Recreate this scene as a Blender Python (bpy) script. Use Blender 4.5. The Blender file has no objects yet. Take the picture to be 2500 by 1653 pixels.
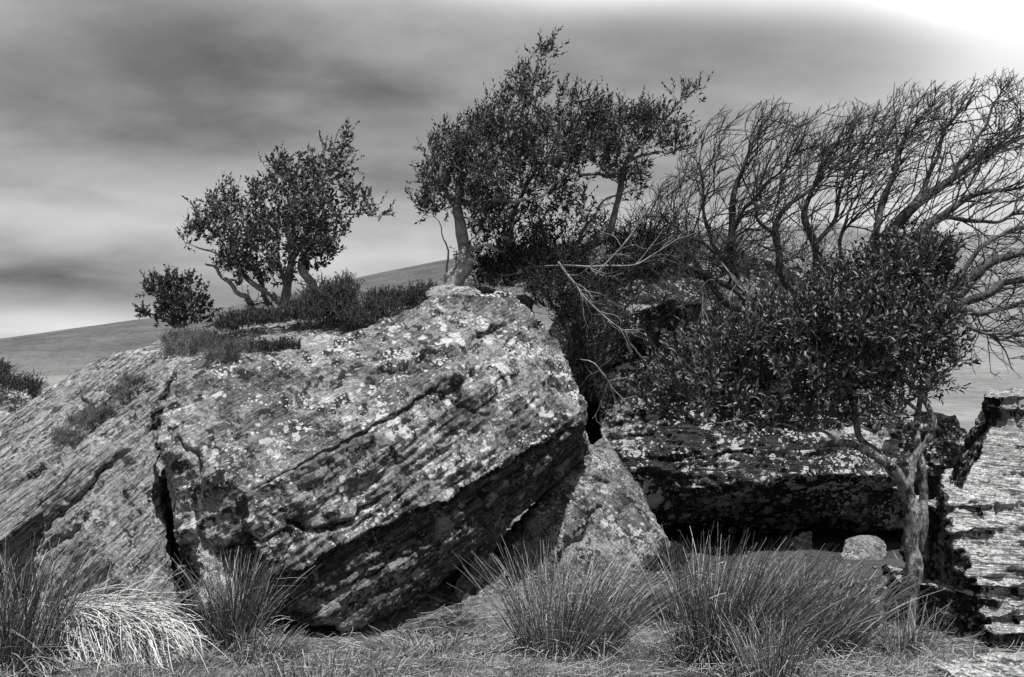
import bpy, bmesh, math, random
import numpy as np
from mathutils import Vector, Matrix

# ------------------------------------------------------------------ camera / sky / sun / exposure
scene = bpy.context.scene
COL = scene.collection
EYE = 1.7
F = 2500.0 * 35.0 / 36.0
HOR = 950.0
cam = bpy.data.cameras.new("camera")
cam.lens = 35.0; cam.sensor_width = 36.0
cam.shift_y = (HOR - 826.5) / 2500.0
cam.clip_start = 0.05; cam.clip_end = 6000.0
camo = bpy.data.objects.new("camera", cam)
camo.location = (0, 0, EYE); camo.rotation_euler = (math.radians(90), 0, 0)
COL.objects.link(camo); scene.camera = camo

SUN_DIR = Vector((0.20, -0.27, 0.94)).normalized()      # towards the sun
SUN_EL = math.asin(SUN_DIR.z); SUN_AZ = math.atan2(SUN_DIR.x, SUN_DIR.y)

world = bpy.data.worlds.new("World"); scene.world = world
world.use_nodes = True


class NT:
    """small node-tree helper"""
    def __init__(s, tree):
        s.t = tree; s.t.nodes.clear()
    def n(s, typ, **kw):
        nd = s.t.nodes.new(typ)
        for k, v in kw.items():
            setattr(nd, k, v)
        return nd
    def l(s, a, b):
        s.t.links.new(a, b)
    def put(s, sock, v):
        if hasattr(v, 'is_output'): s.l(v, sock)
        else: sock.default_value = v
    def m(s, op, a, b=0.0, c=None, clamp=False):
        nd = s.n('ShaderNodeMath', operation=op, use_clamp=clamp)
        s.put(nd.inputs[0], a); s.put(nd.inputs[1], b)
        if c is not None: s.put(nd.inputs[2], c)
        return nd.outputs[0]
    def mix(s, f, a, b):
        nd = s.n('ShaderNodeMix', data_type='FLOAT')
        s.put(nd.inputs[0], f); s.put(nd.inputs[2], a); s.put(nd.inputs[3], b)
        return nd.outputs[0]
    def ss(s, v, lo, hi, a=0.0, b=1.0):
        nd = s.n('ShaderNodeMapRange', interpolation_type='SMOOTHSTEP')
        s.put(nd.inputs[0], v)
        nd.inputs[1].default_value = lo; nd.inputs[2].default_value = hi
        nd.inputs[3].default_value = a; nd.inputs[4].default_value = b
        return nd.outputs[0]
    def noise(s, vec, scale, detail=4.0, rough=0.55, dist=0.0):
        nd = s.n('ShaderNodeTexNoise')
        s.l(vec, nd.inputs['Vector']); nd.inputs['Scale'].default_value = scale
        nd.inputs['Detail'].default_value = detail; nd.inputs['Roughness'].default_value = rough
        nd.inputs['Distortion'].default_value = dist
        return nd.outputs['Fac']
    def vor(s, vec, scale, rnd=1.0, feature='F1'):
        nd = s.n('ShaderNodeTexVoronoi', feature=feature)
        s.l(vec, nd.inputs['Vector']); nd.inputs['Scale'].default_value = scale
        nd.inputs['Randomness'].default_value = rnd
        return nd.outputs['Distance']
    def mapping(s, vec, rot=(0, 0, 0), scale=(1, 1, 1), loc=(0, 0, 0)):
        nd = s.n('ShaderNodeMapping')
        s.l(vec, nd.inputs[0]); nd.inputs['Rotation'].default_value = rot
        nd.inputs['Scale'].default_value = scale; nd.inputs['Location'].default_value = loc
        return nd.outputs[0]


def build_world():
    w = NT(world.node_tree)
    tc = w.n('ShaderNodeTexCoord')
    d = tc.outputs['Generated']
    sky = w.n('ShaderNodeTexSky', sky_type='NISHITA', sun_disc=False)
    sky.sun_elevation = SUN_EL; sky.sun_rotation = SUN_AZ
    bw = w.n('ShaderNodeRGBToBW'); w.l(sky.outputs[0], bw.inputs[0])
    sep = w.n('ShaderNodeSeparateXYZ'); w.l(d, sep.inputs[0])
    # flattened cloud deck coordinates
    den = w.m('ADD', w.m('ABSOLUTE', sep.outputs[2]), 0.22)
    cx = w.m('DIVIDE', sep.outputs[0], den); cy = w.m('DIVIDE', sep.outputs[1], den)
    cb = w.n('ShaderNodeCombineXYZ'); w.l(cx, cb.inputs[0]); w.l(cy, cb.inputs[1]); cb.inputs[2].default_value = 3.7
    big = w.noise(w.mapping(cb.outputs[0], scale=(0.8, 1.0, 1), loc=(3.3, 1.2, 0)), 1.0, 3.0, 0.42, 0.1)
    fine = w.noise(w.mapping(cb.outputs[0], scale=(1.0, 1.25, 1), loc=(1.0, 7.0, 2)), 2.6, 5.0, 0.52, 0.1)
    cloud = w.m('ADD', w.m('MULTIPLY', big, 0.66), w.m('MULTIPLY', fine, 0.34))
    v = w.ss(cloud, 0.34, 0.66, 0.15, 0.42)
    # soft cloud bodies and breaks, each at its own direction in the sky
    def blob(px, py, rx, ry, amt, v):
        c = Vector(((px - 1250) / F, 1.0, (HOR - py) / F))
        # angular coordinates: x/y and z/y around that direction
        ax = w.m('SUBTRACT', w.m('DIVIDE', sep.outputs[0], w.m('MAXIMUM', sep.outputs[1], 0.05)), c.x)
        az = w.m('SUBTRACT', w.m('DIVIDE', sep.outputs[2], w.m('MAXIMUM', sep.outputs[1], 0.05)), c.z)
        ax = w.m('DIVIDE', ax, rx / F); az = w.m('DIVIDE', az, ry / F)
        wob = w.m('MULTIPLY', w.m('SUBTRACT', fine, 0.5), 1.6)
        r2 = w.m('ADD', w.m('ADD', w.m('MULTIPLY', ax, ax), w.m('MULTIPLY', az, az)), wob)
        g = w.m('POWER', 2.718, w.m('MULTIPLY', r2, -1.0))
        g = w.m('MINIMUM', g, 1.3)
        return w.m('MULTIPLY', v, w.m('ADD', w.m('MULTIPLY', g, amt), 1.0))
    for b in BLOBS:
        v = blob(*b, v)
    v = w.m('MINIMUM', v, 1.15)
    v = w.m('ADD', w.m('MULTIPLY', v, 0.93), w.m('MULTIPLY', bw.outputs[0], 0.006))
    comb = w.n('ShaderNodeCombineColor')
    for i in range(3): w.l(v, comb.inputs[i])
    bg = w.n('ShaderNodeBackground'); w.l(comb.outputs[0], bg.inputs[0]); bg.inputs[1].default_value = 1.0
    out = w.n('ShaderNodeOutputWorld'); w.l(bg.outputs[0], out.inputs[0])


BLOBS = [  # px, py, radius x, radius y, relative brightness
    (2520, 70, 300, 150, 2.4), (2400, 430, 520, 230, 1.7), (2000, -40, 650, 85, 2.2), (1200, -40, 700, 60, 0.5), (130, 60, 260, 90, 0.25),
    (120, 800, 420, 55, 2.4), (150, 670, 360, 50, -0.55), (60, 530, 330, 55, 0.3),
    (620, 220, 560, 170, -0.55), (950, 400, 260, 120, -0.42), (900, 640, 300, 60, 0.7),
    (680, 270, 120, 45, 0.35), (400, 370, 330, 90, -0.42), (2000, 560, 500, 60, 0.6), (1650, 160, 300, 100, 0.1), (1500, 250, 500, 120, -0.2),
]
build_world()

sun = bpy.data.lights.new("sun", 'SUN')
sun.energy = 5.0; sun.angle = math.radians(0.6); sun.color = (1.0, 0.995, 0.985)
suno = bpy.data.objects.new("sun", sun)
suno.rotation_euler = SUN_DIR.to_track_quat('Z', 'Y').to_euler()
suno.location = (-4, -3, 9); COL.objects.link(suno)

vs = scene.view_settings
vs.view_transform = 'Standard'; vs.look = 'None'; vs.gamma = 1.0; vs.exposure = 0.55
vs.use_curve_mapping = False
scene.render.engine = 'CYCLES'
scene.cycles.max_bounces = 6; scene.cycles.diffuse_bounces = 2; scene.cycles.glossy_bounces = 2
scene.cycles.transparent_max_bounces = 4

# ------------------------------------------------------------------ helpers
def at(px, py, Y):
    return np.array(((px - 1250.0) / F * Y, Y, EYE + (HOR - py) / F * Y))


def proj(P):
    P = np.asarray(P)
    return 1250 + P[..., 0] / P[..., 1] * F, HOR - (P[..., 2] - EYE) / P[..., 1] * F


def unit(v):
    v = np.asarray(v, float)
    return v / np.maximum(np.linalg.norm(v, axis=-1, keepdims=True), 1e-9)


_rs = np.random.RandomState(5)
_perm = _rs.permutation(256); _perm = np.concatenate([_perm, _perm, _perm])
_grad = unit(_rs.normal(size=(256, 3)))


def pn(P, seed=0):
    P = np.asarray(P, float) + seed * 17.137
    i = np.floor(P).astype(int); f = P - i
    u = f * f * f * (f * (f * 6 - 15) + 10)
    i &= 255
    res = 0
    for dx in (0, 1):
        wx = u[:, 0] if dx else 1 - u[:, 0]
        a = _perm[i[:, 0] + dx]
        for dy in (0, 1):
            wy = u[:, 1] if dy else 1 - u[:, 1]
            b = _perm[a + i[:, 1] + dy]
            for dz in (0, 1):
                wz = u[:, 2] if dz else 1 - u[:, 2]
                g = _grad[_perm[b + i[:, 2] + dz] & 255]
                d = (g[:, 0] * (f[:, 0] - dx) + g[:, 1] * (f[:, 1] - dy) + g[:, 2] * (f[:, 2] - dz))
                res = res + wx * wy * wz * d
    return res * 1.6


def fbm(P, octv=4, seed=0, gain=0.5):
    r = 0; a = 1.0; s = 1.0
    for o in range(octv):
        r = r + a * pn(P * s, seed + o * 3); a *= gain; s *= 2.03
    return r


def np_mesh(name, verts, faces, smooth=True):
    """faces: list of (n,k) int arrays"""
    me = bpy.data.meshes.new(name)
    verts = np.asarray(verts, np.float32)
    me.vertices.add(len(verts)); me.vertices.foreach_set('co', verts.ravel())
    fs = [np.asarray(f, np.int32) for f in faces if len(f)]
    nl = sum(f.size for f in fs); npoly = sum(len(f) for f in fs)
    me.loops.add(nl); me.polygons.add(npoly)
    me.loops.foreach_set('vertex_index', np.concatenate([f.ravel() for f in fs]))
    tot = np.concatenate([np.full(len(f), f.shape[1], np.int32) for f in fs])
    st = np.concatenate([[0], np.cumsum(tot)[:-1]]).astype(np.int32)
    me.polygons.foreach_set('loop_start', st); me.polygons.foreach_set('loop_total', tot)
    if smooth:
        me.polygons.foreach_set('use_smooth', np.ones(npoly, bool))
    me.update(calc_edges=True); me.validate()
    return me


class Geo:
    """collects vertex / face arrays"""
    def __init__(s): s.v = []; s.f = {3: [], 4: []}; s.n = 0
    def add(s, v, *fs):
        v = np.asarray(v).reshape(-1, 3)
        for f in fs:
            f = np.asarray(f).reshape(-1, np.asarray(f).shape[-1])
            if len(f): s.f[f.shape[1]].append(f + s.n)
        s.v.append(v); s.n += len(v)
    def tubes(s, pts, rad, sides=3, rough=0.0):
        """pts (n,k,3), rad (n,k)"""
        pts = np.asarray(pts, float); rad = np.asarray(rad, float)
        n, k, _ = pts.shape
        t = np.empty_like(pts)
        t[:, 1:-1] = pts[:, 2:] - pts[:, :-2]; t[:, 0] = pts[:, 1] - pts[:, 0]; t[:, -1] = pts[:, -1] - pts[:, -2]
        t = unit(t)
        m = unit(t.mean(1)); ref = np.where(np.abs(m[:, 2:3]) > 0.8, np.array([[1.0, 0.1, 0]]), np.array([[0, 0.1, 1.0]]))
        a = unit(np.cross(t, ref[:, None, :])); b = np.cross(t, a)
        ang = np.arange(sides) * 2 * math.pi / sides
        rad = rad[:, :, None] * np.ones((1, 1, sides))
        if rough:
            r0 = pts[:, :, None, :] + rad[..., None] * (np.cos(ang)[None, None, :, None] * a[:, :, None, :] + np.sin(ang)[None, None, :, None] * b[:, :, None, :])
            q_ = r0.reshape(-1, 3)
            rad = rad * (1 + rough * (pn(q_ * np.array([26, 26, 9.0]), 3) + 0.8 * pn(q_ * np.array([60, 60, 22.0]), 4)).reshape(rad.shape))
        ring = (pts[:, :, None, :] + rad[..., None] * (np.cos(ang)[None, None, :, None] * a[:, :, None, :]
                + np.sin(ang)[None, None, :, None] * b[:, :, None, :]))
        idx = np.arange(n * k * sides).reshape(n, k, sides)
        q = np.stack([idx[:, :-1, :], np.roll(idx, -1, 2)[:, :-1, :], np.roll(idx, -1, 2)[:, 1:, :], idx[:, 1:, :]], -1)
        s.add(ring, q.reshape(-1, 4))
    def leaves(s, pos, d, up, L, W, detail=1):
        pos = np.asarray(pos); n = len(pos)
        if n == 0: return
        d = unit(d); side = unit(np.cross(d, up)); nr = np.cross(side, d)
        if detail == 1:
            T = np.array([[0, 0, 0], [.45, .5, .13], [.45, 0, 0], [.45, -.5, .13], [1, 0, -.08]])
            fc = np.array([[0, 2, 1], [0, 3, 2], [1, 2, 4], [2, 3, 4]])
        else:
            T = np.array([[0, 0, 0], [.12, 0, 0], [.38, .46, .12], [.38, 0, .02], [.38, -.46, .12],
                          [.70, .38, .08], [.70, 0, 0], [.70, -.38, .08], [1, 0, -.10]])
            fc = np.array([[1, 3, 2], [1, 4, 3], [2, 3, 6], [2, 6, 5], [3, 4, 7], [3, 7, 6], [5, 6, 8], [6, 7, 8]])
        L = np.broadcast_to(L, (n,)); W = np.broadcast_to(W, (n,))
        v = (pos[:, None, :] + T[None, :, 0:1] * (L[:, None, None] * d[:, None, :])
             + T[None, :, 1:2] * (W[:, None, None] * side[:, None, :])
             + T[None, :, 2:3] * (L[:, None, None] * nr[:, None, :]))
        f = fc[None] + (np.arange(n) * len(T))[:, None, None]
        s.add(v, f.reshape(-1, 3))
    def obj(s, name, mat, parent=None, origin=(0, 0, 0), smooth=True):
        v = np.concatenate(s.v) - np.asarray(origin)[None]
        fs = [np.concatenate(x) for x in s.f.values() if x]
        me = np_mesh(name, v, fs, smooth)
        me.materials.append(mat)
        o = bpy.data.objects.new(name, me); COL.objects.link(o)
        if parent is not None:
            o.parent = parent
        else:
            o.location = origin
        return o


def tag(o, label=None, cat=None, group=None, kind=None):
    if label: o['label'] = label
    if cat: o['category'] = cat
    if group: o['group'] = group
    if kind: o['kind'] = kind
    return o


def thing(name, loc, label, cat, group=None):
    o = bpy.data.objects.new(name, None); COL.objects.link(o)
    o.empty_display_size = 0.2
    o.location = loc
    return tag(o, label, cat, group)


# ------------------------------------------------------------------ materials (black-and-white place: neutral greys)
def new_mat(name):
    m = bpy.data.materials.new(name); m.use_nodes = True
    return m, NT(m.node_tree)


def finish(t, val, rough=0.9, bump=None, bstr=0.5, bdist=0.02, spec=0.25, trans=0.0):
    comb = t.n('ShaderNodeCombineColor')
    for i in range(3): t.put(comb.inputs[i], val)
    p = t.n('ShaderNodeBsdfPrincipled')
    t.l(comb.outputs[0], p.inputs['Base Color']); t.put(p.inputs['Roughness'], rough)
    p.inputs['Specular IOR Level'].default_value = spec
    if bump is not None:
        b = t.n('ShaderNodeBump'); b.inputs['Strength'].default_value = bstr; b.inputs['Distance'].default_value = bdist
        t.l(bump, b.inputs['Height']); t.l(b.outputs[0], p.inputs['Normal'])
    out = t.n('ShaderNodeOutputMaterial')
    if trans > 0:
        tr = t.n('ShaderNodeBsdfTranslucent'); t.l(comb.outputs[0], tr.inputs[0])
        mx = t.n('ShaderNodeMixShader'); mx.inputs[0].default_value = trans
        t.l(p.outputs[0], mx.inputs[1]); t.l(tr.outputs[0], mx.inputs[2]); t.l(mx.outputs[0], out.inputs[0])
    else:
        t.l(p.outputs[0], out.inputs[0])


def rock_mat(name, dark=0.05, mid=0.22, lichen=0.5, white=0.62, tilt=(0, 0), streak=0.5, darkspots=0.5, fine=1.0, blot=9.0, loc=(0, 0, 0), spots=0.5, crustv=0.55):
    m, t = new_mat(name)
    g = t.n('ShaderNodeNewGeometry')
    P = t.mapping(g.outputs['Position'], loc=loc)
    bed = t.mapping(P, rot=(-math.radians(tilt[0]), math.radians(tilt[1]), 0))
    bs = t.mapping(bed, scale=(0.4, 0.8, 8.0))
    st = t.noise(bs, 5.0, 6.0, 0.65)
    st2 = t.noise(bs, 19.0, 4.0, 0.65)
    mot = t.noise(P, 3.2, 7.0, 0.70, 0.3)
    spk = t.noise(P, 42.0, 3.0, 0.7)
    v = t.mix(streak, mot, t.m('MULTIPLY_ADD', st2, 0.55, t.m('MULTIPLY', st, 0.45)))
    base = t.ss(v, 0.37 + 0.05 * (streak > 0.8), 0.63 - 0.05 * (streak > 0.8), dark, mid)
    base = t.m('MULTIPLY', base, t.ss(spk, 0.32, 0.68, 0.55, 1.45))
    # coordinates broken up for ragged lichen edges
    dn = t.n('ShaderNodeTexNoise'); t.l(P, dn.inputs['Vector']); dn.inputs['Scale'].default_value = 16.0; dn.inputs['Detail'].default_value = 4; dn.inputs['Roughness'].default_value = 0.65
    dv = t.n('ShaderNodeVectorMath', operation='MULTIPLY_ADD')
    t.l(dn.outputs['Color'], dv.inputs[0]); dv.inputs[1].default_value = (0.075, 0.075, 0.075); t.l(P, dv.inputs[2])
    Pd = dv.outputs[0]
    big = t.noise(P, 1.3, 3.0, 0.6)
    bg = t.m('MULTIPLY', t.m('SUBTRACT', big, 0.5), 0.85)
    # grey crust lichen: fine broken patches over much of the face
    crust = t.m('ADD', t.noise(Pd, 9.0, 6.0, 0.74), bg)
    c1 = t.ss(crust, 0.61 - 0.16 * lichen, 0.65 - 0.16 * lichen)
    base = t.mix(t.m('MULTIPLY', c1, 0.88), base, t.m('MULTIPLY', t.ss(spk, 0.3, 0.7, 0.45, 1.0), crustv))
    if darkspots > 0:
        dk = t.noise(Pd, 6.5, 5.0, 0.68)
        d1 = t.ss(dk, 0.61 - 0.1 * darkspots, 0.64 - 0.1 * darkspots, 0.0, 0.88)
        base = t.mix(d1, base, dark * 0.7)
    # white rosettes in three sizes
    w = None
    for k, (sc, thr, lc) in enumerate(((blot, 0.02 + 0.20 * spots, (4, 9, 1)), (blot * 2.3, 0.06 + 0.20 * spots, (7, 2, 5)), (blot * 5.0, 0.08 + 0.22 * spots, (1, 8, 3)))):
        vo = t.vor(Pd, sc)
        clump = t.m('MULTIPLY', t.m('SUBTRACT', t.noise(t.mapping(P, loc=lc), 1.7 + k, 3.0, 0.6), 0.52), 1.9)
        wm = t.m('SUBTRACT', t.m('ADD', vo, t.m('MULTIPLY', t.m('SUBTRACT', spk, 0.5), 0.5)), clump)
        wk = t.ss(wm, thr, thr + 0.05, 1.0, 0.0)
        w = wk if w is None else t.m('MAXIMUM', w, wk)
    base = t.mix(t.m('MULTIPLY', w, 0.92), base, t.m('MULTIPLY', t.ss(spk, 0.25, 0.75, 0.65, 1.15), white))
    h = t.m('ADD', t.m('MULTIPLY', st2, 1.1), t.m('MULTIPLY', t.noise(P, 70.0, 4.0, 0.7), 0.55))
    h = t.m('ADD', h, t.m('MULTIPLY', st, 1.3))
    h = t.m('ADD', h, t.m('MULTIPLY', crust, 0.9))
    finish(t, base, 0.92, h, 1.0, 0.05 * fine, 0.15)
    return m


def bark_mat(name, a, b, scale=30.0):
    m, t = new_mat(name)
    g = t.n('ShaderNodeNewGeometry'); P = g.outputs['Position']
    n = t.noise(t.mapping(P, scale=(1, 1, 0.55)), scale, 6.0, 0.7, 0.5)
    n2 = t.noise(P, 5.0, 4.0, 0.6)
    v = t.ss(t.m('ADD', t.m('MULTIPLY', n, 0.6), t.m('MULTIPLY', n2, 0.4)), 0.36, 0.64, a, b)
    finish(t, v, 0.85, n, 0.6, 0.01, 0.2)
    return m


def mottled_bark():
    m, t = new_mat('mottled_lichen_bark')
    g = t.n('ShaderNodeNewGeometry'); P = g.outputs['Position']
    n = t.noise(t.mapping(P, scale=(1, 1, 0.4)), 45.0, 5.0, 0.7, 0.4)
    n2 = t.noise(P, 9.0, 5.0, 0.7)
    v = t.ss(t.m('ADD', t.m('MULTIPLY', n, 0.5), t.m('MULTIPLY', n2, 0.5)), 0.40, 0.62, 0.025, 0.26)
    li = t.ss(t.noise(P, 16.0, 5.0, 0.68, 0.3), 0.55, 0.60)
    v = t.mix(t.m('MULTIPLY', li, 0.8), v, 0.42)
    finish(t, v, 0.9, t.m('ADD', n, t.m('MULTIPLY', n2, 0.6)), 1.0, 0.02, 0.15)
    return m


def leaf_mat(name, a, b, rough=0.4, spec=0.5, trans=0.15):
    m, t = new_mat(name)
    g = t.n('ShaderNodeNewGeometry')
    r = t.n('ShaderNodeMapRange'); t.l(g.outputs['Random Per Island'], r.inputs[0])
    r.inputs[3].default_value = a; r.inputs[4].default_value = b
    finish(t, r.outputs[0], rough, None, spec=spec, trans=trans)
    return m


def rush_mat(name, a, b, pale):
    m, t = new_mat(name)
    g = t.n('ShaderNodeNewGeometry'); r = g.outputs['Random Per Island']
    v = t.mix(t.ss(r, 0.72, 1.0), t.ss(r, 0.0, 0.72, a, b), pale)
    finish(t, v, 0.42, None, spec=0.5, trans=0.08)
    return m


def ground_mat(name, a, b, sc=9.0, earth=False):
    m, t = new_mat(name)
    g = t.n('ShaderNodeNewGeometry'); P = g.outputs['Position']
    n = t.noise(P, sc, 8.0, 0.7); n2 = t.noise(P, 1.3, 4.0, 0.6)
    v = t.ss(t.m('ADD', t.m('MULTIPLY', n, 0.5), t.m('MULTIPLY', n2, 0.5)), 0.38, 0.62, a, b)
    if earth:      # dark earth at the hollow mouth, with the shade there put into its colour
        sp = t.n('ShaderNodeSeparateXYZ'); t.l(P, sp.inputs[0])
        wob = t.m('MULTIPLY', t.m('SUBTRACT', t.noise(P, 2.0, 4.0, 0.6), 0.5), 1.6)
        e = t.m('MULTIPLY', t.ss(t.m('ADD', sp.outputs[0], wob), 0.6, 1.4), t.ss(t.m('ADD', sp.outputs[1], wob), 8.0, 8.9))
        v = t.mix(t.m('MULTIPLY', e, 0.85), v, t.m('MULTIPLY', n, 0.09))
    finish(t, v, 0.95, n, 0.9, 0.05, 0.1)
    return m


def hill_mat():
    m, t = new_mat('hill_grass')
    g = t.n('ShaderNodeNewGeometry'); P = g.outputs['Position']
    fl = t.mapping(P, scale=(1, 1, 3))
    n = t.noise(fl, 0.035, 8.0, 0.62); n2 = t.noise(fl, 0.4, 6.0, 0.68); n3 = t.noise(fl, 2.2, 4.0, 0.7)
    v = t.m('ADD', t.m('MULTIPLY', n, 0.45), t.m('ADD', t.m('MULTIPLY', n2, 0.33), t.m('MULTIPLY', n3, 0.22)))
    v = t.ss(v, 0.36, 0.66, 0.09, 0.23)
    # heath on the upper slopes is darker than the grass below
    sp = t.n('ShaderNodeSeparateXYZ'); t.l(P, sp.inputs[0])
    hz = t.ss(t.m('ADD', sp.outputs[1], t.m('MULTIPLY', t.m('SUBTRACT', n, 0.5), 160.0)), 60.0, 260.0)
    hz = t.m('MULTIPLY', hz, t.ss(t.m('ADD', sp.outputs[0], t.m('MULTIPLY', t.m('SUBTRACT', n, 0.5), 120.0)), 20.0, 110.0, 1.0, 0.0))  # no heath to the right: mist's fading put into the paler grass colour
    v = t.mix(hz, v, t.m('MULTIPLY', v, 0.55))
    finish(t, v, 0.95, n2, 0.7, 0.6, 0.05)
    return m


M = {}
M['rock_main'] = rock_mat('lichen_schist', 0.035, 0.30, 0.72, 0.90, (12, 28), 0.6, 0.6, 1.0, 6.0, spots=0.42, crustv=0.54)
M['rock_ramp'] = rock_mat('streaked_schist', 0.05, 0.50, 0.35, 0.74, (18, 36), 0.9, 0.3, 1.2, 9.0, (3, 1, 0), 0.25)
M['rock_top'] = rock_mat('weathered_schist', 0.09, 0.42, 0.45, 0.74, (5, 15), 0.85, 0.2, 1.0, 9.0, (1, 5, 2), 0.35)
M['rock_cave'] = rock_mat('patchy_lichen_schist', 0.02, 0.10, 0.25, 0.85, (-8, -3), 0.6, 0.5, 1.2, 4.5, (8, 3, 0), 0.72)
M['rock_right'] = rock_mat('pale_layered_schist', 0.10, 0.80, 0.20, 0.88, (4, -4), 0.95, 0.0, 1.5, 7.0, (2, 2, 6), 0.2)
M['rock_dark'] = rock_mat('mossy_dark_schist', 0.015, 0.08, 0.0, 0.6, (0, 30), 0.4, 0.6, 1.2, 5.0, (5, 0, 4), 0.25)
M['rock_pyr'] = rock_mat('speckled_schist', 0.07, 0.30, 0.45, 0.72, (0, -42), 0.35, 0.5, 1.0, 8.0, (0, 6, 7), 0.45)
M['rock_under'] = rock_mat('shaded_streaked_schist', 0.025, 0.20, 0.0, 0.5, (12, 28), 0.95, 0.3, 1.4, 6.0, (0, 0, 0), 0.22)  # darker copy of the boulder's rock, underside shade put into its colour
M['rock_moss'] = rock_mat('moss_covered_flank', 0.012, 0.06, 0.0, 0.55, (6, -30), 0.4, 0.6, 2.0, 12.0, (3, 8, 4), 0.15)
M['bark'] = bark_mat('grey_smooth_bark', 0.08, 0.30, 28)
M['bark_mottled'] = mottled_bark()
M['bark_dark'] = bark_mat('dark_bark', 0.045, 0.15, 30)
M['bark_pale'] = bark_mat('bleached_wood', 0.09, 0.28, 20)
M['bark_bare'] = bark_mat('bare_twig_bark', 0.02, 0.11, 40)
M['twig_dark'] = bark_mat('brushwood_bark', 0.012, 0.07, 40)
M['leaf_holly'] = leaf_mat('holly_leaf', 0.02, 0.10, 0.5, 0.35)
M['leaf_right'] = leaf_mat('glossy_leaf', 0.015, 0.085, 0.48, 0.45, 0.08)
M['leaf_thicket'] = leaf_mat('thicket_leaf', 0.008, 0.035, 0.6, 0.2)
M['heather'] = leaf_mat('heather_sprig', 0.018, 0.075, 0.7, 0.2)
M['rush'] = rush_mat('rush_stem', 0.04, 0.20, 0.62)
M['rush_dark'] = rush_mat('dark_rush_stem', 0.025, 0.12, 0.5)
M['rush_pale'] = rush_mat('dead_rush_stem', 0.12, 0.60, 0.75)
M['grass'] = leaf_mat('short_grass_blade', 0.05, 0.40, 0.6, 0.25, 0.25)
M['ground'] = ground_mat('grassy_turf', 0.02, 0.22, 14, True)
M['straw'] = leaf_mat('strewn_straw', 0.06, 0.55, 0.6, 0.3, 0.1)
M['moss'] = ground_mat('moss_cushion', 0.03, 0.09, 25)
M['hill'] = hill_mat()

# ------------------------------------------------------------------ ground and hills
def smooth01(x): x = np.clip(x, 0, 1); return x * x * (3 - 2 * x)


def ground_z(x, y):
    x = np.asarray(x, float); y = np.asarray(y, float)
    P = np.stack([x, y, np.zeros_like(x)], -1).reshape(-1, 3)
    z = 0.05 * fbm(P * 0.9, 3, 2).reshape(x.shape) + 0.018 * fbm(P * 4.0, 3, 9).reshape(x.shape)
    z = z - 0.20 * np.exp(-((x + 0.75) / 1.0) ** 2 - ((y - 7.75) / 0.55) ** 2)      # hollow worn under the overhang
    z = z - 0.13 * np.exp(-((x + 1.1) / 1.3) ** 2 - ((y - 7.25) / 0.75) ** 2)
    far = smooth01((np.hypot(x, y) - 13) / 60)
    return z * (1 - far) + far * (0.9 + 0.5 * fbm(P * 0.06, 3, 4).reshape(x.shape))


HILL_PX = [-6000, -2500, -600, 0, 330, 420, 560, 870, 1080, 1400, 1750, 2040, 2350, 2600, 3400, 7000]
HILL_PY = [905, 880, 860, 828, 782, 772, 752, 680, 636, 590, 560, 545, 570, 590, 640, 800]


def make_ground():
    ang = np.concatenate([np.linspace(-0.62, 0.62, 420), np.linspace(0.62, 2 * math.pi - 0.62, 90)[1:-1]])
    r = np.concatenate([np.linspace(0.3, 4.5, 12), np.linspace(4.7, 12, 210), np.geomspace(12.2, 420, 60)])
    A, R = np.meshgrid(ang, r)
    X = R * np.sin(A); Y = R * np.cos(A)
    Z = ground_z(X, Y)
    v = np.stack([X, Y, Z], -1).reshape(-1, 3)
    na = len(ang); nr = len(r)
    i, j = np.meshgrid(np.arange(nr - 1), np.arange(na), indexing='ij')
    j2 = (j + 1) % na
    q = np.stack([i * na + j, (i + 1) * na + j, (i + 1) * na + j2, i * na + j2], -1).reshape(-1, 4)
    q = q[:, ::-1]
    v = np.concatenate([v, [[0, 0, float(ground_z(np.array([0.0]), np.array([0.0]))[0])]]])
    c = len(v) - 1
    tri = np.stack([np.full(na, c), np.arange(na), (np.arange(na) + 1) % na], -1)[:, ::-1]
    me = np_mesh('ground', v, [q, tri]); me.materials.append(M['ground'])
    o = bpy.data.objects.new('ground', me); COL.objects.link(o)
    tag(o, kind='structure')


def make_hill():
    ang = np.linspace(-1.2, 1.2, 500)
    r = np.concatenate([np.linspace(26, 120, 90), np.linspace(122, 520, 120), np.linspace(540, 1500, 12)])
    A, R = np.meshgrid(ang, r)
    px = 1250 + np.tan(A) * F
    crest = (HOR - np.interp(px, HILL_PX, HILL_PY)) / F / 1.0
    X = R * np.sin(A); Y = R * np.cos(A)
    P = np.stack([X, Y, 0 * X], -1).reshape(-1, 3)
    t = np.clip((R - 26) / (480 - 26), 0, 1)
    rise = 0.30 * t + 0.70 * t ** 1.7
    H = crest * 480 * np.cos(A)
    bump = (fbm(P * 0.012, 4, 3) * 3.0 + fbm(P * 0.09, 3, 6) * 0.35).reshape(X.shape) * np.clip(R / 200, 0.1, 1) * np.clip((490 - R) / 100, 0.12, 1)
    Z = 0.15 + EYE * t + H * rise + bump * smooth01(t * 6) - np.maximum(R - 490, 0) * 0.14
    v = np.stack([X, Y, Z], -1).reshape(-1, 3)
    na = len(ang); nr = len(r)
    i, j = np.meshgrid(np.arange(nr - 1), np.arange(na - 1), indexing='ij')
    q = np.stack([i * na + j, i * na + j + 1, (i + 1) * na + j + 1, (i + 1) * na + j], -1).reshape(-1, 4)
    me = np_mesh('hill', v, [q]); me.materials.append(M['hill'])
    o = bpy.data.objects.new('hill', me); COL.objects.link(o)
    tag(o, kind='structure')


make_ground(); make_hill()

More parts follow.
